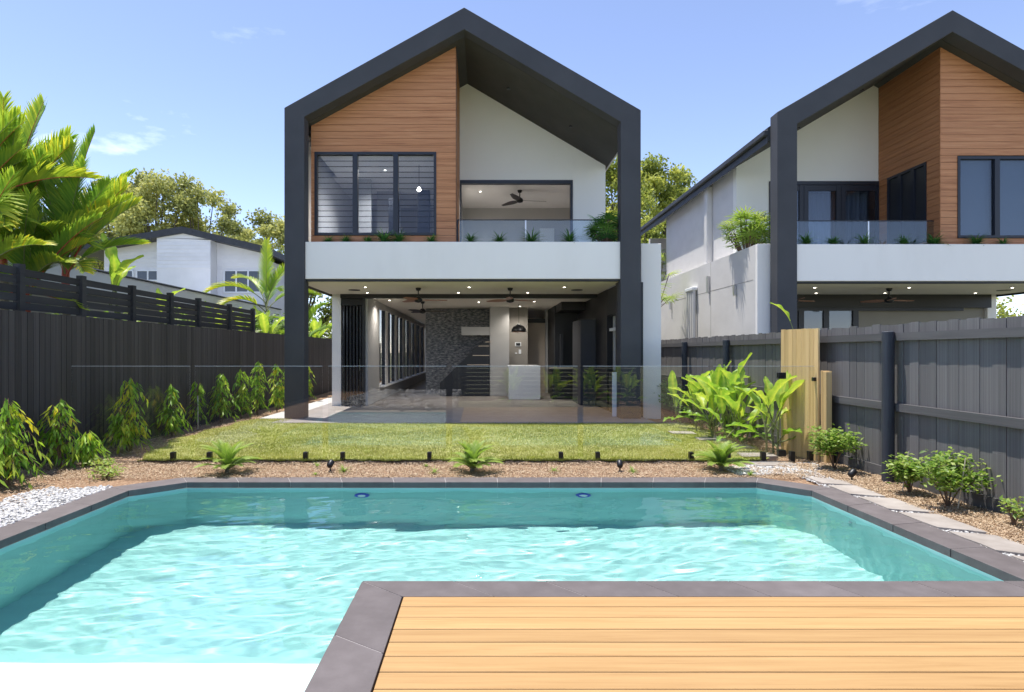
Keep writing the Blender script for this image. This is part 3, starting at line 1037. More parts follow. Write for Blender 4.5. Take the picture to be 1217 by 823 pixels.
    if flip:      # three narrow windows in the return
        w2 = bx('window', M['frame'], WR_ - .06, WR_ + .02, sw0, sw1, 5.72, 5.78)
        bx('sill', M['frame'], WR_ - .06, WR_ + .02, sw0, sw1, 3.96, 4.02, par=w2)
        for k in range(4):
            yy = sw0 + (sw1 - sw0) * k / 3
            bx('mullion', M['frame'], WR_ - .058, WR_ + .018, yy - (.06 if k else 0), yy + (.06 if k < 3 else 0), 4.021, 5.719, par=w2)
        for k in range(3):
            yy = sw0 + (sw1 - sw0) * k / 3
            bx('pane', M['tintglass'], WR_ - .03, WR_ - .025, yy + .06, yy + (sw1 - sw0) / 3 - .06, 4.03, 5.71, par=w2)
            bx('curtain', M['blind'], WR_ - .12, WR_ - .1, yy + .06, yy + (sw1 - sw0) / 3 - .06, 4.03, 5.71, par=w2)

    # recessed gable wall
    ox0, ox1, oz = WR_ + .0, 2.30, 5.80
    gw = pz('gable_wall', M['cream'], [(WR_ + .002, oz), (ox1, oz), (ox1, zin(ox1) - .003), (-.377, 8.254), (WR_ + .002, zin(WR_) - .003)], 15.4, 15.6)
    pz('wall_pier', M['cream'], [(ox1 + .001, 3.3), (3.135, 3.3), (3.135, zin(3.135) - .003), (ox1 + .001, zin(ox1 + .001) - .003)], 15.4, 15.6, par=gw)
    d_ = bx('balcony_door', M['frame'], ox0 + .01, ox1, 15.36, 15.5, oz - .09, oz)
    bx('jamb', M['frame'], ox1 - .06, ox1, 15.362, 15.5, 3.36, oz - .092, par=d_)
    bx('jamb', M['frame'], ox0 + .01, ox0 + .05, 15.362, 15.5, 3.36, oz - .092, par=d_)
    if flip:
        for xx in (.35, .47, 1.30, 1.42):
            bx('stile', M['frame'], xx, xx + .11, 15.38, 15.46, 3.36, oz - .093, par=d_)
        bx('top_rail', M['frame'], ox0 + .05, ox1 - .06, 15.39, 15.45, oz - .24, oz - .094, par=d_)
        for a, b in ((ox0 + .06, .35), (.59, 1.3), (1.54, ox1 - .07)):
            bx('pane', M['tintglass'], a, b, 15.41, 15.416, 3.4, oz - .242, par=d_)
        cu = MB()
        n = 60
        vs = []
        for j in range(n + 1):
            x = -.4 + 1.9 * j / n
            yy = 15.72 + .035 * math.sin(j * 1.5)
            vs += [(mx(x), Y(yy), 3.4), (mx(x), Y(yy), 5.6)]
        cu.add(vs, [(2 * j, 2 * j + 2, 2 * j + 3, 2 * j + 1) for j in range(n)])
        cu.build('curtain', M['curtain'], d_, recalc=False)
    # upper side walls and upper room
    yU = 21.3 if flip else 33.4
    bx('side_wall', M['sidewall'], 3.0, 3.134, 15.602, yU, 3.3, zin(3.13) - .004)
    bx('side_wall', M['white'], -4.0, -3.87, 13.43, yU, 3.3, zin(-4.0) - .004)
    cz = 5.95
    room = bx('upper_ceiling', M['white'], -3.86, 2.99, 15.61, 20.9, cz, cz + .05)
    bx('upper_ceiling', M['white'], -3.74, WR_ - .052, 13.44, 15.609, cz, cz + .05)
    bx('room_wall', M['inner'], -3.86, 2.99, 19.0, 19.1, 3.36, cz - .002)
    bx('upper_floor', M['inner'], -3.86, 2.99, 13.43, 33 if not flip else 21, 3.2, 3.34)
    if not flip:
        bx('room_wall', M['inner'], -.68, -.60, 15.45, 19.0, 3.36, cz - .003)
        bx('room_wall', M['inner'], -2.95, -2.3, 17.0, 17.12, 3.36, cz - .003)
        bx('door_leaf', M['bench'], 1.8, 2.25, 18.9, 18.98, 3.36, 5.3)
        bx('wardrobe', M['darkpanel'], -1.62, -1.32, 15.2, 15.4, 3.36, 5.5)
        bx('wardrobe', M['darkpanel'], -2.35, -2.1, 15.2, 15.4, 3.36, 5.3)
        bx('shower_screen', M['inner'], -3.3, -2.9, 15.8, 15.9, 3.36, cz - .003)
        downlight(room, mx(-.05), Y(17.0), cz, 60)
        downlight(room, mx(-2.4), Y(15.0), cz, 110)
        ceiling_fan((mx(1.05), Y(16.9), cz), M['dkblade'], 'dark three blade fan on the upstairs ceiling of the nearer house', .75, .15)
        pd = empty('pendant_lamp', (mx(-1.52), Y(14.6), 5.95), 'small lit pendant globe behind the upstairs louvre window', 'pendant lamp')
        MB().tube([(mx(-1.52), Y(14.6), 5.95), (mx(-1.52), Y(14.6), 5.40)], .006, 6).build('cord', M['blackmetal'], pd)
        MB().lathe((mx(-1.52), Y(14.6), 5.30), [(.01, 0), (.05, .03), (.055, .06), (.02, .11)], 12).build('globe', M['lampglow'], pd, smooth=True)

    # balcony band, planter, glass balustrade
    ZT, ZB_ = (3.777, 2.99) if not flip else (3.745, 2.955)
    bx('balcony_band', M['white'], -3.757 + .002, 2.99, 12.86, 13.04, ZB_, ZT, bevel=.006)
    bx('band_drip', M['blackmetal'], -3.75, 2.98, 12.90, 13.05, ZB_ - .04, ZB_ - .002)
    bx('planter_soil', M['soil'], -3.755, 2.985, 13.042, 13.28, 3.4, ZT - .09)
    bx('balcony_floor', M['patio'], -.56, 2.99, 13.3, 15.35, 3.25, 3.36)
    bl_ = bx('glass_balustrade', M['glassb'], -.50, .95, 13.50, 13.512, 3.45, 4.37)
    bx('glass_panel', M['glassb'], .99, 2.86, 13.50, 13.512, 3.45, 4.37, par=bl_)
    bx('top_rail', M['frame'], -.56, 2.87, 13.49, 13.52, 4.371, 4.39, par=bl_)
    bx('rail_post', M['steel'], .955, .985, 13.49, 13.52, 3.36, 4.37, par=bl_)
    bx('rail_post', M['frame'], -.565, -.53, 13.49, 13.52, 3.36, 4.37, par=bl_)

    # ground floor shell: patio ceiling, beam, white column, wings
    zc = 2.945
    pc = bx('patio_ceiling', M['ceiling'], -3.95, 3.0, 13.052, 15.75, zc, zc + .3)
    bx('edge_trim', M['blackmetal'], -3.99, -3.951, 13.052, 16.3, zc - .05, zc + .3, par=pc)
    bx('header_beam', M['black'], -3.69, 3.0, 15.752, 15.9, 2.84 if not flip else 2.6, zc + .3)
    bx('corner_column', M['white'], -3.94, -3.71, 15.9, 16.2, -.03, zc + .3)
    for x, yy in ((-2.7, 14.0), (-.3, 14.0), (1.9, 14.0), (-2.9, 15.3), (1.15, 15.3), (-.6, 15.3)):
        downlight(pc, mx(x), Y(yy), zc)
    for x in (-3.1, 2.3):
        MB().tube([(mx(x), Y(14.7), zc), (mx(x), Y(14.7), zc - .012)], .14, 18).build('ceiling_speaker', M['blackmetal'], pc)
    if not flip:
        bx('wing_wall', M['white'], 3.49, 3.93, 13.3, 33, -.05, 3.82, bevel=.006)
        bx('wing_link', M['darkpanel'], 2.93, 3.488, 13.122, 13.302, -.05, 2.95)
    if flip:
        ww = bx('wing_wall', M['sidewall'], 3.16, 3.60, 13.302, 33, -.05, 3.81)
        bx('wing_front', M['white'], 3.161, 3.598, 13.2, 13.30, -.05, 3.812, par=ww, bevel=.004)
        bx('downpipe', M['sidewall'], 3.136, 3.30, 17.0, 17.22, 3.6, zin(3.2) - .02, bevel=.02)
        bx('wall_joint', M['taupe'], 3.6005, 3.603, 15.9, 15.91, 0, 3.8, par=ww)
        for yy, z0, z1 in ((16.0, 3.0, 3.45), (19.2, 2.8, 3.05), (14.3, 2.78, 3.03)):
            sc_ = bx('wall_light', M['steel'], 3.607, 3.67, yy - .04, yy + .04, z0, z1, par=ww)
        for k in range(4):
            MB().tube([(mx(3.68), Y(16.95 + k * .16), -.05), (mx(3.68), Y(16.95 + k * .16), 3.16)], .05, 10).build('pipe', M['sidewall'], h)
        bx('pipe_cap', M['bench'], 3.607, 3.75, 16.86, 17.53, 3.165, 3.27, bevel=.02)
        bx('wall_joint', M['taupe'], 3.6005, 3.603, 13.4, 33, 3.04, 3.05, par=ww)
        # far end: garden court wall and column behind
        bx('rear_wall', M['sidewall'], -2, 2.9, 24.2, 24.4, 0, 6)
        # doors under the balcony
        zt = 2.6
        dd = bx('sliding_door', M['frame'], -3.0, 3.0, 15.8, 15.86, zt - .08, zt)
        for x in (2.55, 1.87, 1.28, .62, -.15):
            bx('stile', M['frame'], x - .08, x + .06, 15.78, 15.88, -.0, zt - .081, par=dd)
        for a, b in ((1.93, 2.47), (.68, 1.2), (-.09, .54)):
            bx('pane', M['tintglass'], a, b, 15.82, 15.826, 0, zt - .082, par=dd)
        bx('door_panel', M['darkpanel'], 1.34, 1.79, 15.81, 15.84, 0, zt - .082, par=dd)
        bx('inner_wall', M['taupe'], -3.7, -.25, 16.0, 16.2, -.0, 2.9)
        bx('room_wall', M['inner'], -3.7, 3.0, 20, 20.2, 0, 2.9)
        bx('ground_ceiling', M['ceiling'], -3.7, 3.1, 15.902, 30, 2.9, 3.15)
        bx('house_floor', M['patio'], -4.1, 3.1, 12.7, 30, -.05, .03)
    return h, mx, zin


h1, _, zin = house(lambda x: x, 0, 1, 'nearer modern house with timber clad left gable and open ground floor')
mx2 = lambda x: 9.64 - x
h2, _, _ = house(mx2, .1, 2, 'further modern house on the right with timber clad right gable')


# ------------------------------------------------------------------ ground floor of the first house
def b1(name, m, x0, x1, y0, y1, z0, z1, par=None, bevel=0):
    return box(name, m, par or h1, x0, x1, y0, y1, z0, z1, bevel)


b1('patio_slab', M['patio'], -4.21, 3.48, 12.10, 33, -.06, .026)
b1('ground_ceiling', M['ceiling'], -3.0, 3.0, 15.902, 33, 2.9, 3.15)
b1('front_wall', M['inner'], -3.12, -3.0, 15.9, 17.7, .03, 2.898)
# folded doors
bf = b1('folding_door', M['black'], -3.69, -3.13, 15.86, 15.90, 2.66, 2.839)
b1('light_gap_panel', M['black'], -3.70, -3.13, 16.6, 16.66, .03, 2.898, par=bf)  # added black panel behind the leaves, shuts out light from the left
b1('door_track', M['black'], -3.70, -3.13, 15.91, 16.6, 2.66, 2.84, par=bf)  # also closes the gap above the leaves where light showed through
for k in range(6):
    x = -3.66 + k * .088
    p = b1('door_leaf', M['black'], x, x + .05, 15.905, 16.55, .04, 2.65, par=bf)
    b1('glazing', M['darkglass'], x + .018, x + .032, 15.899, 15.904, .2, 2.5, par=p)
b1('door_jamb', M['black'], -3.125, -3.06, 15.78, 15.898, .03, 2.839)
hd = MB().tube([(-3.20, 15.86, .95), (-3.20, 15.86, 1.25)], .012, 8).build('door_handle', M['steel'], bf)
# long glazed side wall
sw = b1('side_wall', M['inner'], -3.13, -3.0, 17.702, 33, .03, .40)
b1('wall_head', M['inner'], -3.13, -3.0, 17.702, 33, 2.72, 2.898, par=sw)
b1('sill', M['white'], -3.12, -2.86, 17.8, 33, .401, .43, par=sw)
yy, k = 17.75, 0
while yy < 32:
    b1('window_mullion', M['frame'], -3.12, -3.02, yy, yy + .09, .432, 2.718, par=sw)
    b1('pane', M['glass'], -3.07, -3.064, yy + .092, yy + 1.0, .432, 2.718, par=sw)
    if k % 2 == 1:
        b1('pier', M['white'], -3.13, -2.99, yy + .1, yy + .5, .432, 2.719, par=sw)
    yy += 1.02
    k += 1
b1('end_wall', M['inner'], -3.13, 3.0, 33.0, 33.1, 0, 2.9)
# stacked stone wall
sx0, sx1, syy = -1.89, .245, 20.3
stw = b1('stone_wall', M['stone1'], sx0 + .02, sx1, syy, syy + .25, .03, 2.897)
sb = MB()
z = .03
random.seed(9)
while z < 2.86:
    hh = random.uniform(.035, .075)
    x = sx0
    while x < sx1 - .02:
        w = random.uniform(.12, .42)
        e = random.uniform(.0, .035)
        sb.box(x + .002, min(x + w, sx1) - .002, syy - .012 - e, syy - .001, z + .003, min(z + hh, 2.89), 0)
        x += w
    z += hh
tag(sb.build('stone_course', M['stone1'], stw), kind='stuff')
# stair against the stone wall
st_ = empty('staircase', (-.4, 19.6, 0), 'black indoor staircase with timber treads rising against the stone wall', 'staircase')
MB().prism_xz([(-1.35, .03), (.24, .03), (.24, 1.75), (-.05, 1.72), (-1.35, .45)], 19.35, 19.42).build('stringer', M['black'], st_)
for k in range(8):
    box('tread', M['warm'], st_, -1.05 + k * .165, -.86 + k * .165, 19.425, 20.2, .42 + k * .19, .455 + k * .19)
for z in (1.02, 1.32, 1.62):
    box('landing_edge', M['warm'], st_, -.12 - (1.62 - z) * .6, .235, 19.33, 19.345, z, z + .022)
box('bulkhead', M['inner'], st_, -.66, .235, 19.3, 19.5, 1.98, 2.24)
# back walls seen in the open plan
b1('back_wall', M['inner'], .25, .87, 19.5, 19.7, .03, 2.898)
b1('back_wall', M['taupe'], .872, 1.50, 19.9, 20.1, .03, 2.898)
b1('back_wall', M['warm'], 1.52, 2.18, 21.0, 21.2, .03, 2.6)
b1('door_head', M['black'], 1.50, 2.3, 20.95, 21.2, 2.45, 2.60)
b1('back_wall', M['inner'], 2.19, 2.27, 20.9, 21.2, .03, 2.898)
jn = b1('joinery', M['black'], 2.28, 3.0, 19.0, 21.5, .03, 2.898)
b1('bulkhead', M['black'], 2.3, 2.999, 17.6, 18.99, 2.66, 2.899)
b1('oven_tower', M['darkpanel'], 2.42, 2.50, 18.7, 18.99, .03, 2.0, par=jn)
b1('bench_top', M['taupe'], 2.05, 3.0, 18.0, 18.69, .93, .97, par=jn)
b1('bench_base', M['black'], 2.1, 3.0, 18.02, 18.67, .03, .93, par=jn)
rw = b1('right_wall', M['black'], 3.0, 3.14, 14.55, 33, .03, 2.94)
b1('wall_panel', M['charcoal'], 2.60, 2.999, 16.0, 17.4, .03, 2.3, par=rw)
b1('niche_back', M['warm'], 3.50 - .02, 3.487, 13.31, 14.55, .03, 2.3, par=rw)
b1('niche_side', M['inner'], 3.14, 3.479, 14.40, 14.54, 1.0, 2.3, par=rw)
b1('niche_beam', M['darkpanel'], 3.0, 3.478, 13.31, 14.54, 2.3, 2.93, par=rw)
b1('niche_shelf', M['bench'], 3.02, 3.478, 13.5, 14.39, 1.93, 2.0, par=rw)
b1('niche_bench', M['black'], 3.01, 3.478, 13.4, 14.39, .03, .95, par=rw)
tag(MB().box(2.84, 2.95, 13.2, 13.24, .03, 1.0).build('white_post', M['bench'], bevel=.004), 'short white post standing on the patio just left of the right dark column', 'post')
ib = empty('island_bench', (1.2, 18.2, 0), 'white kitchen island bench end standing inside the open ground floor', 'island bench')
box('bench_end', M['bench'], ib, .79, 1.73, 18.0, 18.06, .03, 1.03, .004)
box('carcass', M['bench'], ib, .82, 1.70, 18.062, 19.3, .03, .985)
box('benchtop', M['bench'], ib, .79, 1.73, 18.062, 19.35, .99, 1.03, .004)
pd = empty('pendant_lamp', (1.12, 18.5, 2.9), 'black dome pendant lamp over the white island bench', 'pendant lamp')
MB().tube([(1.12, 18.5, 2.9), (1.12, 18.5, 2.28)], .006, 6).build('cord', M['blackmetal'], pd)
MB().lathe((1.12, 18.5, 2.06), [(.23, 0), (.225, .05), (.17, .15), (.06, .21), (.02, .24)], 24).build('shade', M['blackmetal'], pd, smooth=True)
MB().lathe((1.12, 18.5, 2.045), [(.19, 0), (.2, .012)], 24).build('rim', M['bladewood'], pd)
sw_ = empty('wall_switch', (1.18, 19.88, 1.6), 'pale intercom panel and switch plate on the taupe kitchen wall', 'wall switch')
box('intercom', M['bench'], sw_, 1.08, 1.28, 19.875, 19.897, 1.63, 1.76, .003)
box('screen', M['black'], sw_, 1.11, 1.25, 19.868, 19.874, 1.65, 1.74)
box('switch_plate', M['bench'], sw_, 1.2, 1.28, 19.88, 19.897, 1.38, 1.52, .003)
box('switch_plate', M['bench'], sw_, 1.08, 1.15, 19.88, 19.897, 1.38, 1.42, .003)
ceiling_fan((-1.5, 14.25, 2.945), M['bladewood'], 'ceiling fan with reddish timber blades on the left of the patio ceiling', .68, .15)
ceiling_fan((.66, 14.25, 2.945), M['bladewood'], 'ceiling fan with reddish timber blades on the right of the nearer patio', .68, .4)
ceiling_fan((-1.72, 17.5, 2.9), M['dkblade'], 'dark ceiling fan inside the living room beyond the patio beam', .7, .05)
ceiling_fan((mx2(2.25), 14.35, 2.945), M['bladewood'], 'timber blade patio fan of the further house, nearest its corner frame', .62, .35)
ceiling_fan((mx2(.0), 14.35, 2.945), M['bladewood'], 'timber blade patio fan under the middle of the further house', .62, .1)
for x, yy in ((-2.6, 17.0), (-.1, 17.6), (1.5, 17.4), (1.2, 19.2)):
    downlight(h1, x, yy, 2.9, 28)

# ------------------------------------------------------------------ white neighbour house on the left
nh = empty('neighbour_house', (-11, 24.5, 0), 'white weatherboard neighbour house with low dark gable roof behind the left fence', 'house')
nz = lambda x: 5.92 - .165 * abs(x + 10.8) if x < -10.8 else 5.92 - .235 * abs(x + 10.8)
def nbx(name, m, *a, **k): return box(name, m, k.get('par') or nh, *a)
box('wall', M['wboard'], nh, -14.3, -7.85, 24.6, 30, -.5, 4.85)
MB().prism_xz([(-14.3, 4.85), (-7.85, 4.85), (-7.85, nz(-7.85) - .2), (-10.8, 5.72), (-14.3, nz(-14.3) - .2)], 24.6, 24.9).build('gable', M['wboard'], nh)
bay = box('bay', M['wboard'], nh, -11.85, -9.72, 24.02, 24.59, -.5, 5.5)
MB().prism_xz([(-11.85, 5.501), (-9.72, 5.501), (-9.72, nz(-9.72) - .2), (-10.8, 5.72), (-11.85, nz(-11.85) - .2)], 24.02, 24.59).build('bay_gable', M['wboard'], nh)
z, i = 2.4, 0
while z < 5.6:
    for a, b, yy in ((-14.28, -11.86, 24.6), (-9.71, -7.86, 24.6), (-11.84, -9.73, 24.02)):
        if not (yy == 24.02 and z < 4.35):
            a2, b2 = a, b
            top = min(nz(a), nz(b)) - .22
            if z + .14 < top:
                if yy > 24.5 and a > -10 and z < 4.40:
                    b2 = -9.5
                vs = [(a2, yy - .022, z), (b2, yy - .022, z), (b2, yy - .004, z + .148), (a2, yy - .004, z + .148), (a2, yy - .001, z), (b2, yy - .001, z), (b2, yy - .001, z + .148), (a2, yy - .001, z + .148)]
                MB().add(vs, [(0, 1, 2, 3), (4, 7, 6, 5), (0, 4, 5, 1), (0, 3, 7, 4), (1, 5, 6, 2)]).build('weatherboard', M['wboard'], nh)
    z += .15
MB().prism_xz([(-15.4, nz(-15.4) - .2), (-10.8, 5.72), (-7.4, nz(-7.4) - .2), (-7.4, nz(-7.4) + .05), (-10.8, 5.98), (-15.4, nz(-15.4) + .05)], 23.9, 31).build('roof', M['darkroof'], nh)
for x0, x1, z0, z1 in ((-9.4, -7.95, 3.42, 4.35), (-12.95, -12.05, 3.9, 4.35), (-14.2, -13.1, 3.9, 4.35)):
    w = box('window', M['bench'], nh, x0, x1, 24.54, 24.578, z1 - .05, z1)
    box('sill', M['bench'], w, x0, x1, 24.54, 24.578, z0, z0 + .05)
    nn = 3 if x1 > -9 else 2
    for k in range(nn + 1):
        xm = x0 + (x1 - x0) * k / nn
        box('mullion', M['bench'], w, xm - .03, xm + .03, 24.541, 24.577, z0 + .051, z1 - .051)
    for k in range(nn):
        box('pane', M['darkglass'], w, x0 + (x1 - x0) * k / nn + .031, x0 + (x1 - x0) * (k + 1) / nn - .031, 24.555, 24.56, z0 + .051, z1 - .051)
nh.location.x -= 1.05
nh.location.z += .42
lt = empty('neighbour_verandah', (-9.5, 16, 0), 'low pale metal roofed lean-to running beside the left slat screen', 'lean-to')
MB().add([(-8.0, 9.5, 3.14), (-8.0, 24, 3.14), (-11.5, 24, 3.55), (-11.5, 9.5, 3.55), (-8.0, 9.5, 3.09), (-8.0, 24, 3.09), (-11.5, 24, 3.50), (-11.5, 9.5, 3.50)],
         [(0, 1, 2, 3), (4, 7, 6, 5), (0, 4, 5, 1), (2, 6, 7, 3), (1, 5, 6, 2), (0, 3, 7, 4)]).build('roof', M['roofmetal'], lt)
box('fascia', M['roofmetal'], lt, -8.02, -7.98, 9.5, 24, 2.72, 3.085)
MB().box(-7.978, -7.93, 9.5, 24, 3.10, 3.15).build('gutter', M['darkroof'], lt, bevel=.02)
box('wall', M['taupe'], lt, -8.6, -8.4, 10, 24, 0, 2.95)

# ================================================================== PLANTS
def leaf_template(fold=.25, droop=0.0):
    # long leaf along +y, 6 verts / 4 tris, folded on the midrib
    return [(0, 0, 0), (.5, .42, fold), (-.5, .42, fold), (0, .45, 0), (0, 1, -droop), (0, 0, 0)], [(0, 1, 3), (0, 3, 2), (3, 1, 4), (3, 4, 2)]


LT, LF = leaf_template(.18, .12)
LTD, LFD = leaf_template(.15, .0)


def foliage(name, m, parent, pos, d, ln, wd, tint, tmpl=(LT, LF), roll=None, loc=(0, 0, 0), kind='stuff'):
    n = len(pos)
    v, f, k = scatter(tmpl[0], tmpl[1], pos, frames(d, roll if roll is not None else rng.uniform(-.8, .8, n)), np.stack([wd, ln, wd], 1))
    o = obj(name, fastmesh(name, v, f, m, np.repeat(np.clip(tint, 0, 1), k)), parent, loc)
    return tag(o, kind=kind) if kind else o


def unit(n, zlo=-1, zhi=1):
    a = rng.uniform(0, 2 * PI, n)
    z = rng.uniform(zlo, zhi, n)
    r = np.sqrt(1 - z * z)
    return np.stack([r * np.cos(a), r * np.sin(a), z], 1)


# ---- drooping shrubs along the left fence
def drooper(x, y, h, w, label, yellow=.15, dens=1.0, lean=0.0, bushy=1):
    t = empty('drooping_shrub', (x, y, -.01), label, 'shrub', 'young drooping shrubs along the left fence')
    st = MB()
    pos, dd, ln, wd, ti = [], [], [], [], []
    stems = [(0, 0, h)] + [(random.uniform(-.35, .35) * w, random.uniform(-.3, .3) * w, h * random.uniform(.5, .75)) for _ in range(bushy)]
    for sx, sy, sh in stems:
        st.tube([(sx * .3, sy * .3, 0), (sx * .8, sy * .8, sh * .5), (sx + lean * .5, sy, sh * .97)], [.013, .010, .004], 6)
        nb = int(31 * dens * sh / h)
        for b in range(nb):
            t_ = (b + random.random()) / nb
            z = sh * (.22 + .78 * t_)
            az = b * 2.4 + random.uniform(-.4, .4)
            if random.random() < .12: continue
            reach = w * (.40 * (1 - t_ ** 2.4) ** .8 + .10) * random.uniform(.3, 1.45)
            p0 = Vector((sx * (.3 + .7 * t_) + lean * .5 * t_, sy * (.3 + .7 * t_), z))
            p1 = p0 + Vector((math.cos(az) * reach * .6, math.sin(az) * reach * .6, .07))
            p2 = p0 + Vector((math.cos(az) * reach, math.sin(az) * reach, -.02 - reach * .25))
            st.tube([p0, p1, p2], [.004, .003, .002], 4, caps=False)
            yl = random.random() < yellow * .55
            base = random.uniform(.8, 1.0) if yl else .2 + random.betavariate(2.2, 2.2) * .72
            nl = int(random.uniform(7, 12))
            for q in range(nl):
                u = (q + .5) / nl
                p = (p0.lerp(p1, u * 2) if u < .5 else p1.lerp(p2, u * 2 - 1))
                a2 = az + random.uniform(-1.3, 1.3)
                dn = random.uniform(-2.6, -.7)
                pos.append(p)
                dd.append((math.cos(a2), math.sin(a2), dn))
                ln.append(random.uniform(.085, .16))
                wd.append(random.uniform(.022, .037))
                ti.append(base + random.gauss(0, .09))
    lbuild(st, 'stem', M['twig'], t)
    o = foliage('foliage', M['poly'], t, np.array([tuple(p) for p in pos]), np.array(dd), np.array(ln), np.array(wd), np.array(ti), tmpl=(LTD, LFD))
    return t


drooper(-5.12, 6.55, .90, .55, 'yellowing drooping shrub cut by the left edge of the photo', .38, 1.2, 0, 2)
drooper(-5.22, 7.5, .84, .46, 'drooping shrub with a yellow tuft, second from the left edge', .12, 1.1, -.03, 1)
drooper(-4.98, 7.62, .40, .36, 'low dark drooping shrub at the right foot of the second tall one', .04, .9, .05, 1)
drooper(-5.12, 8.85, 1.02, .50, 'tall broad drooping shrub with yellow patches behind the lawn corner', .2, 1.35, -.05, 2)
drooper(-5.33, 10.4, .85, .44, 'neat green drooping shrub, fourth from the left along the fence', .05, 1.1)
drooper(-5.36, 11.4, .86, .40, 'sparse drooping shrub tied to a thin stake, fifth along the fence', .12, .7, .02, 0)
drooper(-5.32, 12.4, .98, .46, 'rounded drooping shrub, sixth along the left fence', .1, 1.1)
drooper(-5.25, 13.2, 1.02, .42, 'drooping shrub between the rounded one and the tallest one', .1, 1.0)
drooper(-5.15, 13.9, 1.20, .44, 'tallest drooping shrub near the left column of the house', .06, 1.3)
drooper(-4.95, 14.6, 1.12, .42, 'yellow green drooping shrub half hidden by the left house column', .25, 1.1)
drooper(-5.2, 16.2, .95, .5, 'drooping shrub seen between the dark frame and the white column', .1, 1.0)
drooper(-5.2, 18.0, 1.0, .5, 'farthest drooping shrub seen past the white corner column', .1, .9)
tag(MB().tube([(-5.30, 11.3, 0), (-5.31, 11.32, .62)], .007, 6).build('plant_stake', M['steel']), 'thin grey stake beside the sparse fifth shrub', 'stake')


# ---- small rosettes / tufts
def tuft(x, y, r, n, m, label, cat, group=None, z=0., h=1.0, wid=.006, name='grass_tuft', tlo=.3, thi=1.):
    t = empty(name, (x, y, z), label, cat, group)
    mb = MB()
    P, F, T = [], [], []
    for i in range(n):
        a = rng.uniform(0, 2 * PI)
        l = r * rng.uniform(.6, 1.15)
        el = rng.uniform(.35, 1.45)
        b = len(P)
        for k in range(5):
            u = k / 4
            e = el - 1.1 * u
            rr = l * u * math.cos(el - .5 * u)
            zz = l * u * math.sin(max(el - .55 * u, -.2)) * h
            w = wid * (1 - .85 * u)
            c, s = math.cos(a), math.sin(a)
            P += [(c * rr - s * w, s * rr + c * w, zz + .004), (c * rr + s * w, s * rr - c * w, zz + .004)]
            T += [rng.uniform(tlo, thi)] * 2
        F += [(b + 2 * k, b + 2 * k + 1, b + 2 * k + 3, b + 2 * k + 2) for k in range(4)]
    o = obj('foliage', fastmesh('foliage', np.array(P), np.array(F), m, np.array(T)), t)
    tag(o, kind='stuff')
    return t


def frond_geo(L_, n, ll, el0, bend, wl_=.012, v=.35, lean=.9, droop=.35, start=.15, ph=0.0, yellow=0.0, base=.4):
    """feather frond along +x; returns verts, quads, tint and rachis points"""
    pts, e = [Vector((0, 0, 0))], el0
    K = 14
    for i in range(K):
        e = el0 - bend * ((i + 1) / K) ** 1.2
        pts.append(pts[-1] + Vector((math.cos(e), 0, math.sin(e))) * (L_ / K))
    P, F, T = [], [], []
    for i in range(n):
        t = start + (1 - start) * (i + .5) / n
        q = t * K
        a = min(int(q), K - 1)
        p = pts[a].lerp(pts[a + 1], q - a)
        tan = (pts[a + 1] - pts[a]).normalized()
        nor = Vector((-tan.z, 0, tan.x))
        prof = math.sin(PI * (.12 + .80 * t)) ** .7
        for s in (1, -1):
            ang = lean * (1 - .45 * t) + random.uniform(-.06, .06)
            side = Vector((0, s, 0))
            d = (tan * math.cos(ang) + side * math.sin(ang) + nor * v).normalized()
            wdir = (tan - d * tan.dot(d)).normalized()
            l = ll * prof * random.uniform(.88, 1.08)
            b = len(P)
            tv = base + .25 * (t - .5) + random.uniform(-.12, .12) + (yellow * random.random() if random.random() < .4 else 0)
            for k in range(4):
                u = k / 3
                c = p + d * (l * u) + Vector((0, 0, -droop * l * u * u))
                w = wl_ * (.55 + .9 * math.sin(PI * min(u + .18, 1)) if u < 1 else .12)
                P += [tuple(c + wdir * w), tuple(c - wdir * w)]
                T += [tv + .12 * u] * 2
            F += [(b + 2 * k, b + 2 * k + 1, b + 2 * k + 3, b + 2 * k + 2) for k in range(3)]
    return P, F, T, pts


def frond_mesh(mats, rr=.012, **kw):
    P, F, T, pts = frond_geo(**kw)
    mb = MB().tube(pts, [rr * (1 - .85 * i / (len(pts) - 1)) for i in range(len(pts))], 6)
    nF = len(F)
    me = bpy.data.meshes.new('frond')
    k = len(P)
    me.from_pydata(P + mb.v, [], F + [tuple(i + k for i in f) for f in mb.f])
    me.materials.append(mats[0]); me.materials.append(mats[1])
    me.polygons.foreach_set('material_index', [0] * nF + [1] * len(mb.f))
    a = me.attributes.new('tint', 'FLOAT', 'POINT')
    a.data.foreach_set('value', [float(min(max(q, 0), 1)) for q in T] + [.5] * len(mb.v))
    me.update()
    return me


def small_palm(x, y, r, label, n=30, z=0, seedm=None):
    t = empty('young_palm', (x, y, z), label, 'palm', 'small young palms in the mulch bed')
    ms = [frond_mesh((M['cyca'], M['stem']), .004, L_=r * q, n=30, ll=.12, el0=e, bend=b, wl_=.0028, v=.25, droop=.2, base=.55)
          for q, e, b in ((1.1, 1.35, 1.1), (1.05, 1.05, 1.2), (1.0, 1.5, .8), (1.05, .7, .9))]
    for i in range(n):
        obj('frond', random.choice(ms), t, (0, 0, .01), (0, 0, i * 2.399 + random.uniform(-.2, .2)), (1, 1, 1) if i % 3 else (.8, .8, .9))
    MB().tube([(x, y, z - .02), (x, y, z + .06)], [.03, .02], 8).build('trunk', M['palmtrunk'], t)


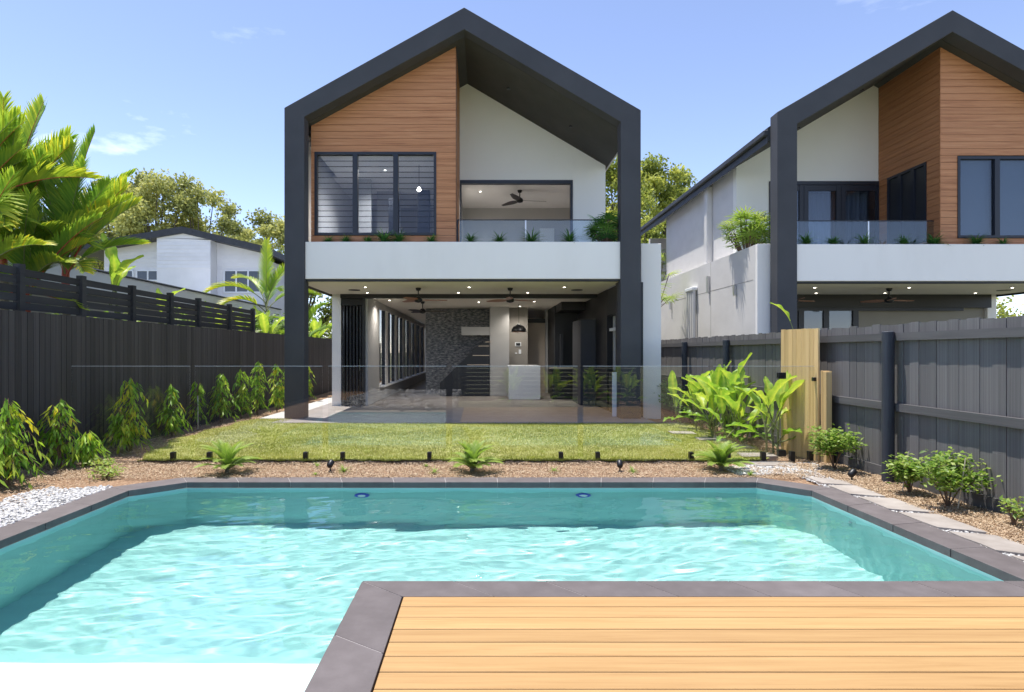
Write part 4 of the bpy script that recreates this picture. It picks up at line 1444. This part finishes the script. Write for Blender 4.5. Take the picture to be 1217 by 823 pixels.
small_palm(-3.05, 7.25, .40, 'fine leaved young palm in the mulch left of the pool centre')
small_palm(-.12, 7.32, .37, 'young palm in the mulch below the middle of the lawn edge')
small_palm(2.92, 7.4, .36, 'young palm in the mulch near the start of the paver path')
gt = 'low tufts dotted through the mulch bed'
for x, y, r, n, lb in ((-2.07, 7.6, .085, 40, 'tiny tuft right of the left young palm, near a spigot'), (-1.66, 7.28, .12, 60, 'low green tuft just right of the left spotlight'),
                       (-.70, 7.6, .07, 30, 'smallest tuft, left of the middle young palm'), (-.42 - .15, 7.22, .11, 50, 'low tuft right beside the middle young palm'),
                       (.87, 7.3, .09, 40, 'low tuft midway between the middle palm and right spotlight'), (1.80, 7.25, .10, 45, 'low tuft just right of the second spotlight'),
                       (3.12, 7.05, .10, 45, 'green tuft by the coping corner near the paver path'), (-1.95, 7.1, .06, 30, 'tiny tuft close to the coping left of the spotlight')):
    tuft(x, y, r, n, M['shrub'], lb, 'tuft', gt, -.015, 1, .006)


def bush(x, y, h, w, label, m, group=None, n=420, ln=.05, wd=.024, name='leafy_shrub', z=-.01, stems=5, lo=.12, stake=False, cat='shrub', tb=.45, arch=0):
    t = empty(name, (x, y, z), label, cat, group)
    mb = MB()
    P, D = [], []
    tips = []
    for s in range(stems):
        a = s * 2.4 + random.random()
        r = w * .5 * random.uniform(.25, 1.3)
        top = Vector((math.cos(a) * r, math.sin(a) * r, h * random.uniform(.6, 1)))
        mid = Vector((math.cos(a) * r * .35, math.sin(a) * r * .35, h * .4))
        mb.tube([(0, 0, 0), mid, top], [.008, .006, .003], 5, caps=False)
        tips.append((mid, top))
        for q in range(3):
            bse = mid.lerp(top, random.uniform(0, .8))
            tp = bse + Vector((random.uniform(-.5, .5) * w * .6, random.uniform(-.5, .5) * w * .6, random.uniform(.0, .3) * h))
            mb.tube([bse, tp], [.004, .002], 4, caps=False)
            tips.append((bse, tp))
    for i in range(n):
        a, b = random.choice(tips)
        p = a.lerp(b, random.random() ** .6) + Vector((random.gauss(0, .042), random.gauss(0, .042), random.gauss(0, .034))) * (w / .4)
        p.z = max(p.z, lo * h)
        P.append(tuple(p))
        D.append((random.gauss(0, 1), random.gauss(0, 1), random.uniform(-.5, .8)))
    lbuild(mb, 'stem', M['twig'], t)
    n = len(P)
    ti = np.clip(rng.normal(tb, .22, n), 0, 1)
    foliage('foliage', m, t, np.array(P), np.array(D), rng.uniform(.7, 1.2, n) * ln, rng.uniform(.8, 1.2, n) * wd, ti)
    return t


bush(4.33, 7.45, .50, .46, 'leafy green shrub at the foot of the pine board panel', M['shrub'], n=1300, tb=.55, lo=.04, ln=.055, wd=.03)
bush(4.34, 6.15, .36, .40, 'low leafy shrub just right of the nearest round post', M['shrub'], n=950, tb=.6, lo=.04, ln=.055, wd=.03)
bush(4.32, 5.62, .46, .50, 'larger spreading shrub with a stake before the right fence', M['shrub'], n=1300, tb=.6, lo=.04, ln=.055, wd=.03)
bush(4.40, 5.02, .22, .22, 'small sprig at the right edge of the photo under the fence', M['shrub'], n=110, tb=.7)
bush(-4.62, 7.35, .13, .34, 'low variegated plant in the mulch right of the second shrub', M['shrub'], n=170, tb=.75, ln=.05)
bush(-4.33, 7.0, .10, .30, 'low yellow green plant nearest the pool coping corner', M['shrub'], n=170, tb=.9, ln=.05)
for x, y, h, lb in ((4.3, 6.2, .42, 'thin pale stake leaning in the shrub beside the round post'), (4.36, 5.55, .47, 'thin pale stake leaning in the larger right hand shrub')):
    tag(MB().tube([(x, y, 0), (x + .03, y - .05, h)], .006, 6).build('plant_stake', M['cane']), lb, 'stake')
bush(4.2, 13.2, .75, .6, 'dark green shrub against the fence beside the white wing wall', M['darkfern'], n=700, ln=.08, wd=.045, tb=.6)
bush(4.05, 14.0, .9, .6, 'pale green shrub half hidden behind the white wing wall', M['shrub'], n=600, ln=.09, wd=.05, tb=.5)
bush(4.15, 12.1, .62, .6, 'rounded mid green shrub left of the broad leaved clump', M['shrub'], n=560, ln=.08, wd=.045, tb=.35)


# ---- broad paddle leaves
def paddle_mesh(lp, lb, W_, el0, bend, fold=.25, name='leaf', m=None, wavy=.02, tb=.5):
    K = 12
    pts, e = [Vector((0, 0, 0))], el0
    tot = lp + lb
    for i in range(K * 2):
        e = el0 - bend * ((i + 1) / (K * 2)) ** 1.6
        pts.append(pts[-1] + Vector((math.cos(e), 0, math.sin(e))) * (tot / (K * 2)))
    def at(s):
        q = min(s / tot * K * 2, K * 2 - .001)
        a = int(q)
        return pts[a].lerp(pts[a + 1], q - a), (pts[a + 1] - pts[a]).normalized()
    P, F, T = [], [], []
    ns = 14
    for i in range(ns + 1):
        u = i / ns
        p, tan = at(lp + lb * u)
        nor = Vector((-tan.z, 0, tan.x))
        w = W_ * .5 * (math.sin(PI * min(max(u, .015), .985) ** .85) ** .55) * (1 if u < .97 else .5)
        for s in (-1, -.5, 0, .5, 1):
            wob = wavy * math.sin(u * 17 + s * 3) * abs(s)
            P.append(tuple(p + Vector((0, s * w, 0)) + nor * (abs(s) * w * fold * 2 + wob)))
            T.append(tb + (.35 if s == 0 else 0) + .1 * math.sin(u * 40 * 1.3 + abs(s) * 2) + random.uniform(-.05, .05))
    for i in range(ns):
        for j in range(4):
            F.append((i * 5 + j, i * 5 + j + 1, i * 5 + 5 + j + 1, i * 5 + 5 + j))
    mb = MB()
    nst = int(K * 2 * (lp / tot)) + 2
    mb.tube(pts[:nst], [.014 * (1 - .5 * i / nst) for i in range(nst)], 6)
    k = len(P)
    me = bpy.data.meshes.new(name)
    me.from_pydata(P + mb.v, [], F + [tuple(i + k for i in f) for f in mb.f])
    me.materials.append(m or M['heli']); me.materials.append(M['stem'])
    me.polygons.foreach_set('material_index', [0] * len(F) + [1] * len(mb.f))
    me.polygons.foreach_set('use_smooth', [True] * (len(F) + len(mb.f)))
    a = me.attributes.new('tint', 'FLOAT', 'POINT')
    a.data.foreach_set('value', [float(min(max(q, 0), 1)) for q in T] + [.5] * len(mb.v))
    me.update()
    return me


PM = [paddle_mesh(.30, .66, .20, 1.35, 1.0, tb=.62), paddle_mesh(.35, .70, .21, 1.15, 1.2, tb=.5), paddle_mesh(.25, .50, .15, 1.0, .9, tb=.7),
      paddle_mesh(.40, .60, .19, 1.5, .45, tb=.55), paddle_mesh(.22, .45, .16, .7, 1.0, tb=.32), paddle_mesh(.2, .4, .14, .5, 1.2, tb=.2)]


def paddle_plant(x, y, stems, label, group, name='broad_leaved_plant', z=-.01, h=.55, sc=1.0, cat='plant', spread=.25, nl=5, hide=()):
    t = empty(name, (x, y, z), label, cat, group)
    for s in range(stems):
        a = s * 2.4 + random.random()
        r = spread * random.random() ** .5
        bx_, by_ = math.cos(a) * r, math.sin(a) * r
        hh = h * random.uniform(.55, 1.0)
        tx, ty = bx_ * 1.3 + random.uniform(-.03, .03), by_ * 1.3
        MB().tube([(x + bx_, y + by_, z - .03), (x + tx, y + ty, z + hh)], [.017 * sc, .010 * sc], 7).build('stem', M['stem'], t)
        for l in range(nl):
            u = l / max(nl - 1, 1)
            me = random.choice(PM[:4] if u > .35 else PM[3:])
            q = sc * random.uniform(.7, 1.12)
            obj('leaf', me, t, (bx_ + (tx - bx_) * u, by_ + (ty - by_) * u, hh * (.3 + .7 * u) - .05), (random.uniform(-.15, .15), random.uniform(-.12, .12), l * 2.5 + s + random.uniform(-.5, .5)), (q, q, q))
    return t


gh = 'broad leaved plants along the right fence'
paddle_plant(4.12, 11.9, 2, 'small broad leaved plant at the left end of the right hand clump', gh, h=.45, sc=.85)
paddle_plant(4.08, 11.0, 5, 'broad leaved plant with a tall upright leaf left of the clump middle', gh, h=.6, sc=.95)
paddle_plant(4.02, 10.0, 7, 'dense yellow green broad leaved plant in the clump middle', gh, h=.62, sc=1.0)
paddle_plant(3.98, 9.3, 5, 'lower broad leaved plant in front of the clump with thin stems', gh, h=.42, sc=.8)
paddle_plant(4.12, 8.6, 3, 'tallest broad leaved plant standing before the pine board panel', gh, h=.75, sc=1.0, spread=.09, nl=5)


# ---- balcony planter plants
gb1, gb2 = 'small ferns along the nearer balcony planter', 'small ferns along the further balcony planter'
def fern(x, y, z, r, label, group, n=60, wid=.013):
    tuft(x, y, r * 1.4, int(n * 1.9), M['darkfern'], label, 'fern', group, z + .09, 1.1, wid * 1.3, 'balcony_fern', .1, .9)


for px_, r, lb in ((390, .15, 'sparse fern under the left end of the louvre window'), (411, .16, 'thin fern below the left louvre bay'), (437, .15, 'small fern under the left mullion of the louvre window'),
                   (457, .27, 'taller fern below the middle louvre bay'), (474, .24, 'bushy fern below the right louvre bay'), (513, .17, 'fern under the right end of the louvre window'),
                   (559, .20, 'fern at the left end of the glass balustrade'), (594, .20, 'fern before the glass balustrade, left of its middle post'), (632, .27, 'largest fern before the glass balustrade, by the middle post'),
                   (677, .23, 'fern before the right balustrade pane of the nearer house')):
    fern((px_ - 573) * 13.15 / 720, 13.15, 3.70, r, lb, gb1)
for px_, r, lb in ((958, .22, 'fern beside the dark column on the further balcony'), (990, .19, 'second fern from the column on the further balcony'), (1027, .22, 'fern left of the balustrade middle on the further balcony'),
                   (1074, .20, 'fern right of the balustrade middle on the further balcony'), (1110, .25, 'largest fern at the corner of the further clad box'), (1160, .22, 'fern under the left pane of the further clad window'),
                   (1192, .15, 'small fern under the middle of the further clad window')):
    fern((px_ - 573) * 13.25 / 720, 13.25, 3.67, r, lb, gb2)


def rhapis(x, y, z, h, w, label, n=26, m=None, tlo=.1, thi=.9, cat='palm', name='fan_palm'):
    t = empty(name, (x, y, z), label, cat)
    canes = MB()
    P, F, T = [], [], []
    for i in range(n):
        a, r = random.uniform(0, 6.28), w * .5 * random.random() ** .5
        hh = h * random.uniform(.18, 1)
        top = Vector((math.cos(a) * r, math.sin(a) * r, hh))
        canes.tube([(math.cos(a) * r * .4, math.sin(a) * r * .4, 0), top], [.010, .006], 5, caps=False)
        nf = 11
        d0 = Vector((math.cos(a), math.sin(a), random.uniform(.1, 1.2))).normalized()
        sd_ = d0.cross(Vector((0, 0, 1))).normalized()
        up = sd_.cross(d0)
        tt = random.uniform(tlo, thi)
        for q in range(nf):
            an = (q / (nf - 1) - .5) * 3.6
            d = (d0 * math.cos(an) + sd_ * math.sin(an)).normalized()
            l = random.uniform(.22, .34) * (w / .7) ** .5
            wd = d.cross(up).normalized() * .013
            b = len(P)
            for k in range(4):
                u = k / 3
                c = top + d * l * u + Vector((0, 0, -.22 * l * u * u))
                ww = wd * (1.0 if k in (1, 2) else .35)
                P += [tuple(c + ww), tuple(c - ww)]
                T += [tt + random.uniform(-.08, .08)] * 2
            F += [(b + 2 * k, b + 2 * k + 1, b + 2 * k + 3, b + 2 * k + 2) for k in range(3)]
    lbuild(canes, 'cane', M['twig'], t)
    tag(obj('foliage', fastmesh('foliage', np.array(P), np.array(F), m or M['darkfern'], np.clip(np.array(T), 0, 1)), t), kind='stuff')
    return t


rhapis(2.70, 13.25, 3.65, .75, .6, 'dark fan palm filling the right end of the nearer balcony', 46)
rhapis(6.26, 14.3, 3.80, .85, .9, 'sunlit yellow green fan palm on the corner of the further house', 60, M['cyca'], .3, .95)
rhapis(6.28, 21.9, 3.82, 1.3, .9, 'yellow green fan palm in the side court of the further house', 30, M['cyca'], .4, 1)
rhapis(5.0, 18.0, 2.7, 1.3, 1.5, 'spiky pale fan palm top behind the white wing of the nearer house', 22, M['cyca'], .4, 1)

# ---- garden spotlights
def spike_light(x, y, z, a, label):
    t = empty('garden_spotlight', (x, y, z), label, 'garden light', 'black spotlights on spikes in the mulch')
    MB().lathe((x, y, z - .02), [(.028, 0), (.028, .02), (.01, .025), (.008, .06)], 12).build('base', M['blackmetal'], t)
    d = Vector((math.cos(a) * .8, math.sin(a) * .8, .45)).normalized()
    c = Vector((x, y, z + .085))
    MB().tube([c - d * .045, c - d * .03, c + d * .035, c + d * .045], [.018, .034, .038, .038], 14).build('head', M['blackmetal'], t, smooth=True)
    MB().tube([c + d * .0451, c + d * .047], .03, 14).build('lens', M['steel'], t)


spike_light(-1.83, 7.3, -.005, 1.4, 'black spotlight in the mulch between the left and middle palms')
spike_light(1.66, 7.3, -.005, 1.4, 'black spotlight in the mulch between the middle and right palms')
spike_light(4.12, 6.75, -.005, .5, 'black spotlight on bare mulch left of the nearest round post')

# ---- palms behind the left fence
def palm(x, y, h, fr, label, seed, z=0, m=None, shaft=True):
    random.seed(seed)
    t = empty('feather_palm', (x, y, z), label, 'palm', 'feather palms over the left fence')
    MB().tube([(x, y, z), (x + .05, y, z + h * .5), (x, y, z + h)], [.08, .06, .055], 10).build('trunk', M['palmtrunk'], t)
    if shaft:
        MB().tube([(x, y, z + h), (x, y, z + h + .5)], [.06, .045], 10).build('crownshaft', M['redshaft'], t)
    fr = list(fr) + ([(random.uniform(1.3, 1.9), random.uniform(1.0, 1.5), random.uniform(.3, .7), random.uniform(-1.2, 1.6), random.uniform(.45, .55), .15, random.uniform(.3, .5)) for _ in range(5)] if shaft else [])
    for (L_, el, bend, az, ll, yel, base) in fr:
        me = frond_mesh((m or M['palm'], M['redshaft'] if shaft and random.random() < .5 else M['stem']), .016, L_=L_, n=int(38 + L_ * 10), ll=ll * .95, el0=el, bend=bend, wl_=.0095, v=.36, lean=.72, droop=.22, start=.22, yellow=yel, base=base)
        obj('frond', me, t, (0, 0, h + random.uniform(.1, .45)), (random.uniform(-.12, .12), 0, az))
    return t


palm(-6.6, 9.6, 2.45, [(1.7, 1.25, .45, .25, .62, .35, .5), (1.35, 1.0, .5, -.35, .55, .4, .55), (2.1, 1.5, .25, .5, .5, .1, .3), (1.2, .85, .8, .6, .5, .3, .4), (1.6, 1.4, .4, -1.5, .55, .2, .4), (1.5, 1.3, .5, .9, .5, .3, .45), (1.75, 1.15, .35, -.1, .6, .4, .5), (1.9, 1.4, .3, -.5, .55, .2, .4), (1.5, 1.05, .4, .35, .55, .3, .45),
                       (1.5, .9, 1.0, -1.2, .55, .3, .45), (1.6, 1.1, .7, 2.6, .6, .2, .35), (1.4, .5, 1.0, -.8, .5, .5, .5), (1.9, 1.3, .5, 3.6, .6, .1, .3), (1.6, 1.0, .8, 1.7, .6, .1, .3)],
     'feather palm with yellow tipped upright fronds, right of the clump', 21)
palm(-7.35, 9.3, 2.75, [(2.0, 1.3, .5, .1, .65, .25, .5), (1.9, 1.15, .5, -.3, .62, .4, .5), (2.1, 1.4, .35, -.8, .6, .3, .5), (1.8, 1.2, .45, .5, .6, .2, .4), (2.2, 1.45, .25, -.1, .55, .2, .45), (2.4, 1.5, .3, 1.2, .55, 0, .25), (1.8, .9, .9, -1.3, .6, .2, .5), (1.6, .6, 1.2, -.9, .6, .3, .55),
                      (1.9, 1.2, .6, 2.2, .6, .1, .3), (2.2, 1.4, .3, 3.4, .55, 0, .2), (1.5, .5, 1.1, -.1, .55, .2, .4), (1.6, .8, 1.0, -2.2, .6, .2, .4)],
     'feather palm with tall green fan of fronds in the clump middle', 22)
palm(-7.6, 8.7, 2.9, [(2.0, 1.3, .6, 0, .6, .2, .4), (2.1, .8, .9, .1, .62, .1, .6), (2.4, 1.45, .3, 2, .55, 0, .2), (2.0, .6, 1.2, -.6, .7, .2, .55), (1.9, .9, .8, -1.4, .6, .3, .5), (2.0, 1.2, .6, 3, .6, 0, .3),
                      (2.2, 1.1, .5, .6, .55, 0, .3)],
     'feather palm with arching fronds at the left edge of the photo', 23)
palm(-6.9, 8.1, 1.9, [(1.4, 1.0, 1.1, -.2, .5, .3, .55), (1.3, .6, 1.2, -1.1, .5, .2, .5), (1.5, 1.2, .9, 1.0, .5, .1, .3), (1.4, .8, 1.0, 2.8, .5, .1, .4), (1.3, .4, .9, .4, .45, .2, .45), (1.3, 1.1, 1.1, -2, .5, .1, .4)],
     'low feather palm with drooping fronds just above the slat screen', 24)
palm(-6.7, 8.9, 2.0, [(1.2, 1.2, .8, .1, .48, .4, .55), (1.1, .8, 1.0, -.5, .48, .2, .5), (1.2, 1.3, .7, 1.6, .48, .1, .3), (1.0, .5, .9, -1.2, .45, .2, .45), (1.1, 1.0, .8, 2.9, .45, .1, .4)],
     'short feather palm against the screen at the foot of the clump', 25)
# palms by the house's left column
palm(-6.6, 18.5, 2.5, [(2.0, 1.2, 1.3, 2.6, .5, .3, .55), (1.9, .9, 1.5, 3.4, .5, .3, .6), (1.8, 1.3, 1.1, -.6, .5, .1, .5), (2.1, 1.5, .5, -1.2, .5, .1, .5), (1.7, .8, 1.6, -2.2, .5, .4, .6), (1.8, 1.0, 1.3, .6, .5, .1, .45), (1.9, 1.1, 1.3, 1.6, .5, .1, .4)],
     'arching pale palm beside the left column of the nearer house', 26, shaft=False)
palm(-6.1, 20.5, 1.5, [(2.0, 1.2, 1.3, 2.6, .5, .1, .4), (1.9, .9, 1.5, -2.5, .5, .2, .45), (1.8, 1.3, 1.1, -.6, .5, .1, .4), (2.1, 1.5, .5, -1.2, .5, .1, .35), (1.7, .8, 1.6, -1.9, .5, .2, .45), (1.8, 1.0, 1.3, .6, .5, .1, .35)],
     'green palm seen through the gap left of the white corner column', 27, shaft=False)
random.seed(31)

gs = 'large paddle leaves rising behind the left slat screen'
def big_paddle(x, y, z, stems, label, sc):
    t = empty('paddle_leaf_plant', (x, y, z), label, 'plant', gs)
    for k, (az, rx, q) in enumerate(stems):
        obj('leaf', PM[3] if k % 2 else PM[0], t, (random.uniform(-.1, .1), random.uniform(-.1, .1), 1.0), (rx, 0, az), (q * sc, q * sc, q * sc))
    MB().tube([(x, y, z), (x, y, z + 1.0)], [.07, .05], 8).build('stem', M['stem'], t)


big_paddle(-6.2, 10.3, 1.15, [(0, .1, 1.0), (2.9, .0, 1.15), (1.4, 0, .9), (-1.2, 0, .8)], 'paddle leaf plant with one tall leaning leaf beside the palm clump', 1.2)
big_paddle(-6.2, 11.7, 1.0, [(.3, .1, .9), (2.4, .0, .7), (-1.2, 0, .7)], 'paddle leaf plant in front of the lean-to roof', 1.0)
big_paddle(-6.15, 14.0, .75, [(.6, .1, 1.0), (2.6, 0, .9), (-1.0, .1, .8)], 'paddle leaf plant below the neighbour window', 1.0)
big_paddle(-6.1, 15.6, .7, [(.2, .1, 1.0), (2.8, 0, .9), (-1.3, .1, .9), (1.4, .1, .8)], 'paddle leaf plant at the far end of the slat screen', 1.0)
big_paddle(-6.2, 17.2, .6, [(.2, .1, 1.1), (2.8, 0, 1.1), (-1.3, .1, 1.1), (1.4, .1, 1.0), (.9, 0, 1)], 'bushy paddle leaf plant left of the dark column', 1.1)
big_paddle(-6.0, 22.0, .4, [(.2, .1, 1.2), (2.8, 0, 1.2), (-1.3, .1, 1.2), (1.4, .1, 1.0), (.9, 0, 1)], 'paddle leaf plant behind the fence in the gap by the corner column', 1.3)
big_paddle(-5.0 + 10.1, 9.9, .75, [(2.8, 0, .75)], 'single leaf poking above the right paling fence', .9)


# ---- trees
def tree(x, y, h, w, label, m, seed, n=9000, leaf=.22, trunk=.28, clumps=26, group='trees beyond the houses', ztop=.0, lo=.38, sparse=.0, name='leafy_tree'):
    random.seed(seed)
    r_ = np.random.default_rng(seed)
    t = empty(name, (x, y, 0), label, 'tree', group)
    mb = MB()
    mb.tube([(x, y, -.2), (x + .1, y, h * .25), (x, y, h * .5)], [trunk, trunk * .75, trunk * .5], 9)
    cs = []
    for i in range(clumps):
        a = i * 2.4 + random.random()
        u = (i + .5) / clumps
        zz = lo + (1 - lo) * (u ** .8)
        rad = w * .5 * math.sin(PI * min(.22 + .72 * (zz - lo) / (1 - lo), 1)) ** .6 * random.uniform(.35, 1)
        c = Vector((math.cos(a) * rad, math.sin(a) * rad, h * zz))
        cs.append((c, w * random.uniform(.10, .19)))
        b0 = Vector((x, y, h * min(.2 + .3 * u, .5)))
        e_ = Vector((x, y, 0)) + c
        mid = b0.lerp(e_, .55) + Vector((0, 0, -.05 * h))
        mb.tube([b0, mid, e_], [trunk * .32, trunk * .18, .03], 5, caps=False)
    mb.build('trunk', M['bark'], t)
    wts = np.array([q[1] ** 2 for q in cs])
    pick = r_.choice(len(cs), n, p=wts / wts.sum())
    C_ = np.array([tuple(q[0]) for q in cs])[pick]
    Rr = np.array([q[1] for q in cs])[pick]
    dirs = r_.normal(0, 1, (n, 3))
    dirs /= np.linalg.norm(dirs, axis=1, keepdims=True)
    rad = Rr * (r_.random(n) ** .45) * (1 + .35 * np.sin(dirs[:, 0] * 5 + pick) * np.cos(dirs[:, 1] * 6 + pick * 2))
    pos = C_ + dirs * rad[:, None] * np.array([1, 1, .78])
    dd = r_.normal(0, 1, (n, 3)) + [0, 0, -.3]
    ti = np.clip(r_.normal(.5, .2, n) + .22 * np.sin(pick * 1.7) + .15 * dirs[:, 2], 0, 1)
    quad = ([(0, 0, 0), (.5, .5, .1), (0, 1, 0), (-.5, .5, .1)], [(0, 1, 2, 3)])
    v, f, k = scatter(quad[0], quad[1], pos, frames(dd, r_.uniform(0, 6, n)), np.stack([r_.uniform(.5, .8, n) * leaf, r_.uniform(.8, 1.3, n) * leaf, np.full(n, leaf)], 1))
    tag(obj('crown', fastmesh('crown', v, f, m, np.repeat(ti, k)), t), kind='stuff')


def X(px, D): return (px - 573) * D / 720
def Zt(py, D): return 1.43 + (419 - py) * D / 720


gl_, gr2 = 'trees behind the neighbour house', 'trees behind the further house'
tree(X(140, 48), 48, Zt(225, 48), 8, 'olive tree rising just right of the palm clump', M['tree'], 1, group=gl_, n=14000, leaf=.26)
tree(X(185, 46), 46, Zt(214, 46), 7, 'tallest olive tree behind the left roof slope of the neighbour', M['tree'], 2, group=gl_, n=12000, leaf=.26)
tree(X(238, 47), 47, Zt(222, 47), 6, 'loose crowned tree above the right slope of the neighbour roof', M['tree'], 3, group=gl_, n=7000, leaf=.26, clumps=18)
tree(X(288, 60), 60, Zt(272, 60), 6, 'low distant tree at the right end of the neighbour roof', M['tree'], 4, group=gl_, n=7000, leaf=.3)
tree(X(325, 50), 50, Zt(262, 50), 7, 'tree top just left of the dark column of the nearer house', M['tree'], 5, group=gl_, n=8000, leaf=.28)
tree(X(90, 55), 55, Zt(240, 55), 9, 'olive tree showing through the palm fronds', M['tree'], 6, group=gl_, n=9000, leaf=.28)
tree(X(735, 40), 40, Zt(200, 40), 6.5, 'bright tree seen through the gap beside the nearer frame', M['tree2'], 7, group=gr2, n=15000, leaf=.22)
tree(X(775, 42), 42, Zt(200, 42), 6.5, 'broad green tree filling the gap between the two houses', M['tree2'], 8, group=gr2, n=16000, leaf=.22)
tree(X(815, 46), 46, Zt(215, 46), 7, 'tree top against the roof edge of the further house', M['tree2'], 9, group=gr2, n=12000, leaf=.24)
tree(X(745, 34), 34, Zt(262, 34), 5, 'lower leafy tree between the houses in front of the taller ones', M['tree2'], 10, group=gr2, n=9000, leaf=.2)
tree(15.2, 21, 4.3, 4.5, 'leafy tree at the right edge seen under the further balcony', M['tree2'], 12, group=gr2, n=12000, leaf=.12, lo=.2)
tree(18.5, 24, 4.6, 5, 'second leafy tree at the right edge beyond the further patio', M['tree2'], 13, group=gr2, n=9000, leaf=.14, lo=.2)
bush(-7.6, 21.5, 2.6, 2.2, 'dense green shrub against the lean-to beyond the slat screen', M['shrub'], n=2600, ln=.16, wd=.09, tb=.35, z=0, stems=9)
tree(-9.0, 30, 6.0, 5, 'leafy tree behind the gap between dark frame and corner column', M['tree2'], 14, group=gl_, n=9000, leaf=.16, lo=.2)
bush(-7.6, 24, 3.0, 1.8, 'tall green shrub in the gap between column and corner', M['shrub'], n=2600, ln=.16, wd=.09, tb=.35, z=0, stems=9)
bush(-7.0, 10.5, 2.1, 1.0, 'low foliage glimpsed through the slat gaps', M['shrub'], n=2200, ln=.13, wd=.07, tb=.6, z=0, stems=9)
bush(-7.1, 13.2, 2.2, 1.1, 'green foliage behind the far bays of the slat screen', M['shrub'], n=2400, ln=.13, wd=.07, tb=.7, z=0, stems=9)

# ---- the garden end behind the pool, seen only in the glass reflections
random.seed(41)
gc = 'broad leaved plants against the slat fence at the pool end'
paddle_plant(.75, -.75, 4, 'broad leaved plant reflected in the glass left of the island bench', gc, h=.5, sc=.9)
paddle_plant(1.9, -.7, 4, 'broad leaved plant reflected in the glass right of the island bench', gc, h=.5, sc=.9)
paddle_plant(3.0, -.8, 5, 'broad leaved plant reflected in the glass near the dark column', gc, h=.5, sc=.9)
paddle_plant(4.0, -.75, 5, 'broad leaved plant reflected in the glass before the white wing', gc, h=.5, sc=.9)
bk = empty('slat_fence', (2.2, -1.6, 0), 'charcoal horizontal slat fence closing the pool end, seen in reflections', 'fence')
for k in range(16):
    box('slat', M['slat'], bk, -.6, 4.6, -1.62, -1.6, .02 + k * .12, .118 + k * .12)
for x in (-.6, 1.1, 2.8, 4.5):
    box('post', M['slat'], bk, x, x + .09, -1.72, -1.625, 0, 2.0)
pebbles('river_rocks', 2600, lambda: (random.uniform(-3.9, -.75), random.uniform(-5.5, .55)), .04, .11, 'grey river rocks beyond the end of the pool', M['pebble'], 0, -.2, .7, 'rocks')
rl = empty('paling_fence', (-3, -6, 0), 'dark paling fence behind the river rocks at the pool end', 'fence')
for k in range(36):
    box('paling', M['palingL'], rl, -5.6 + k * .14, -5.6 + k * .14 + .132, -6.02, -6, 0, 1.9)
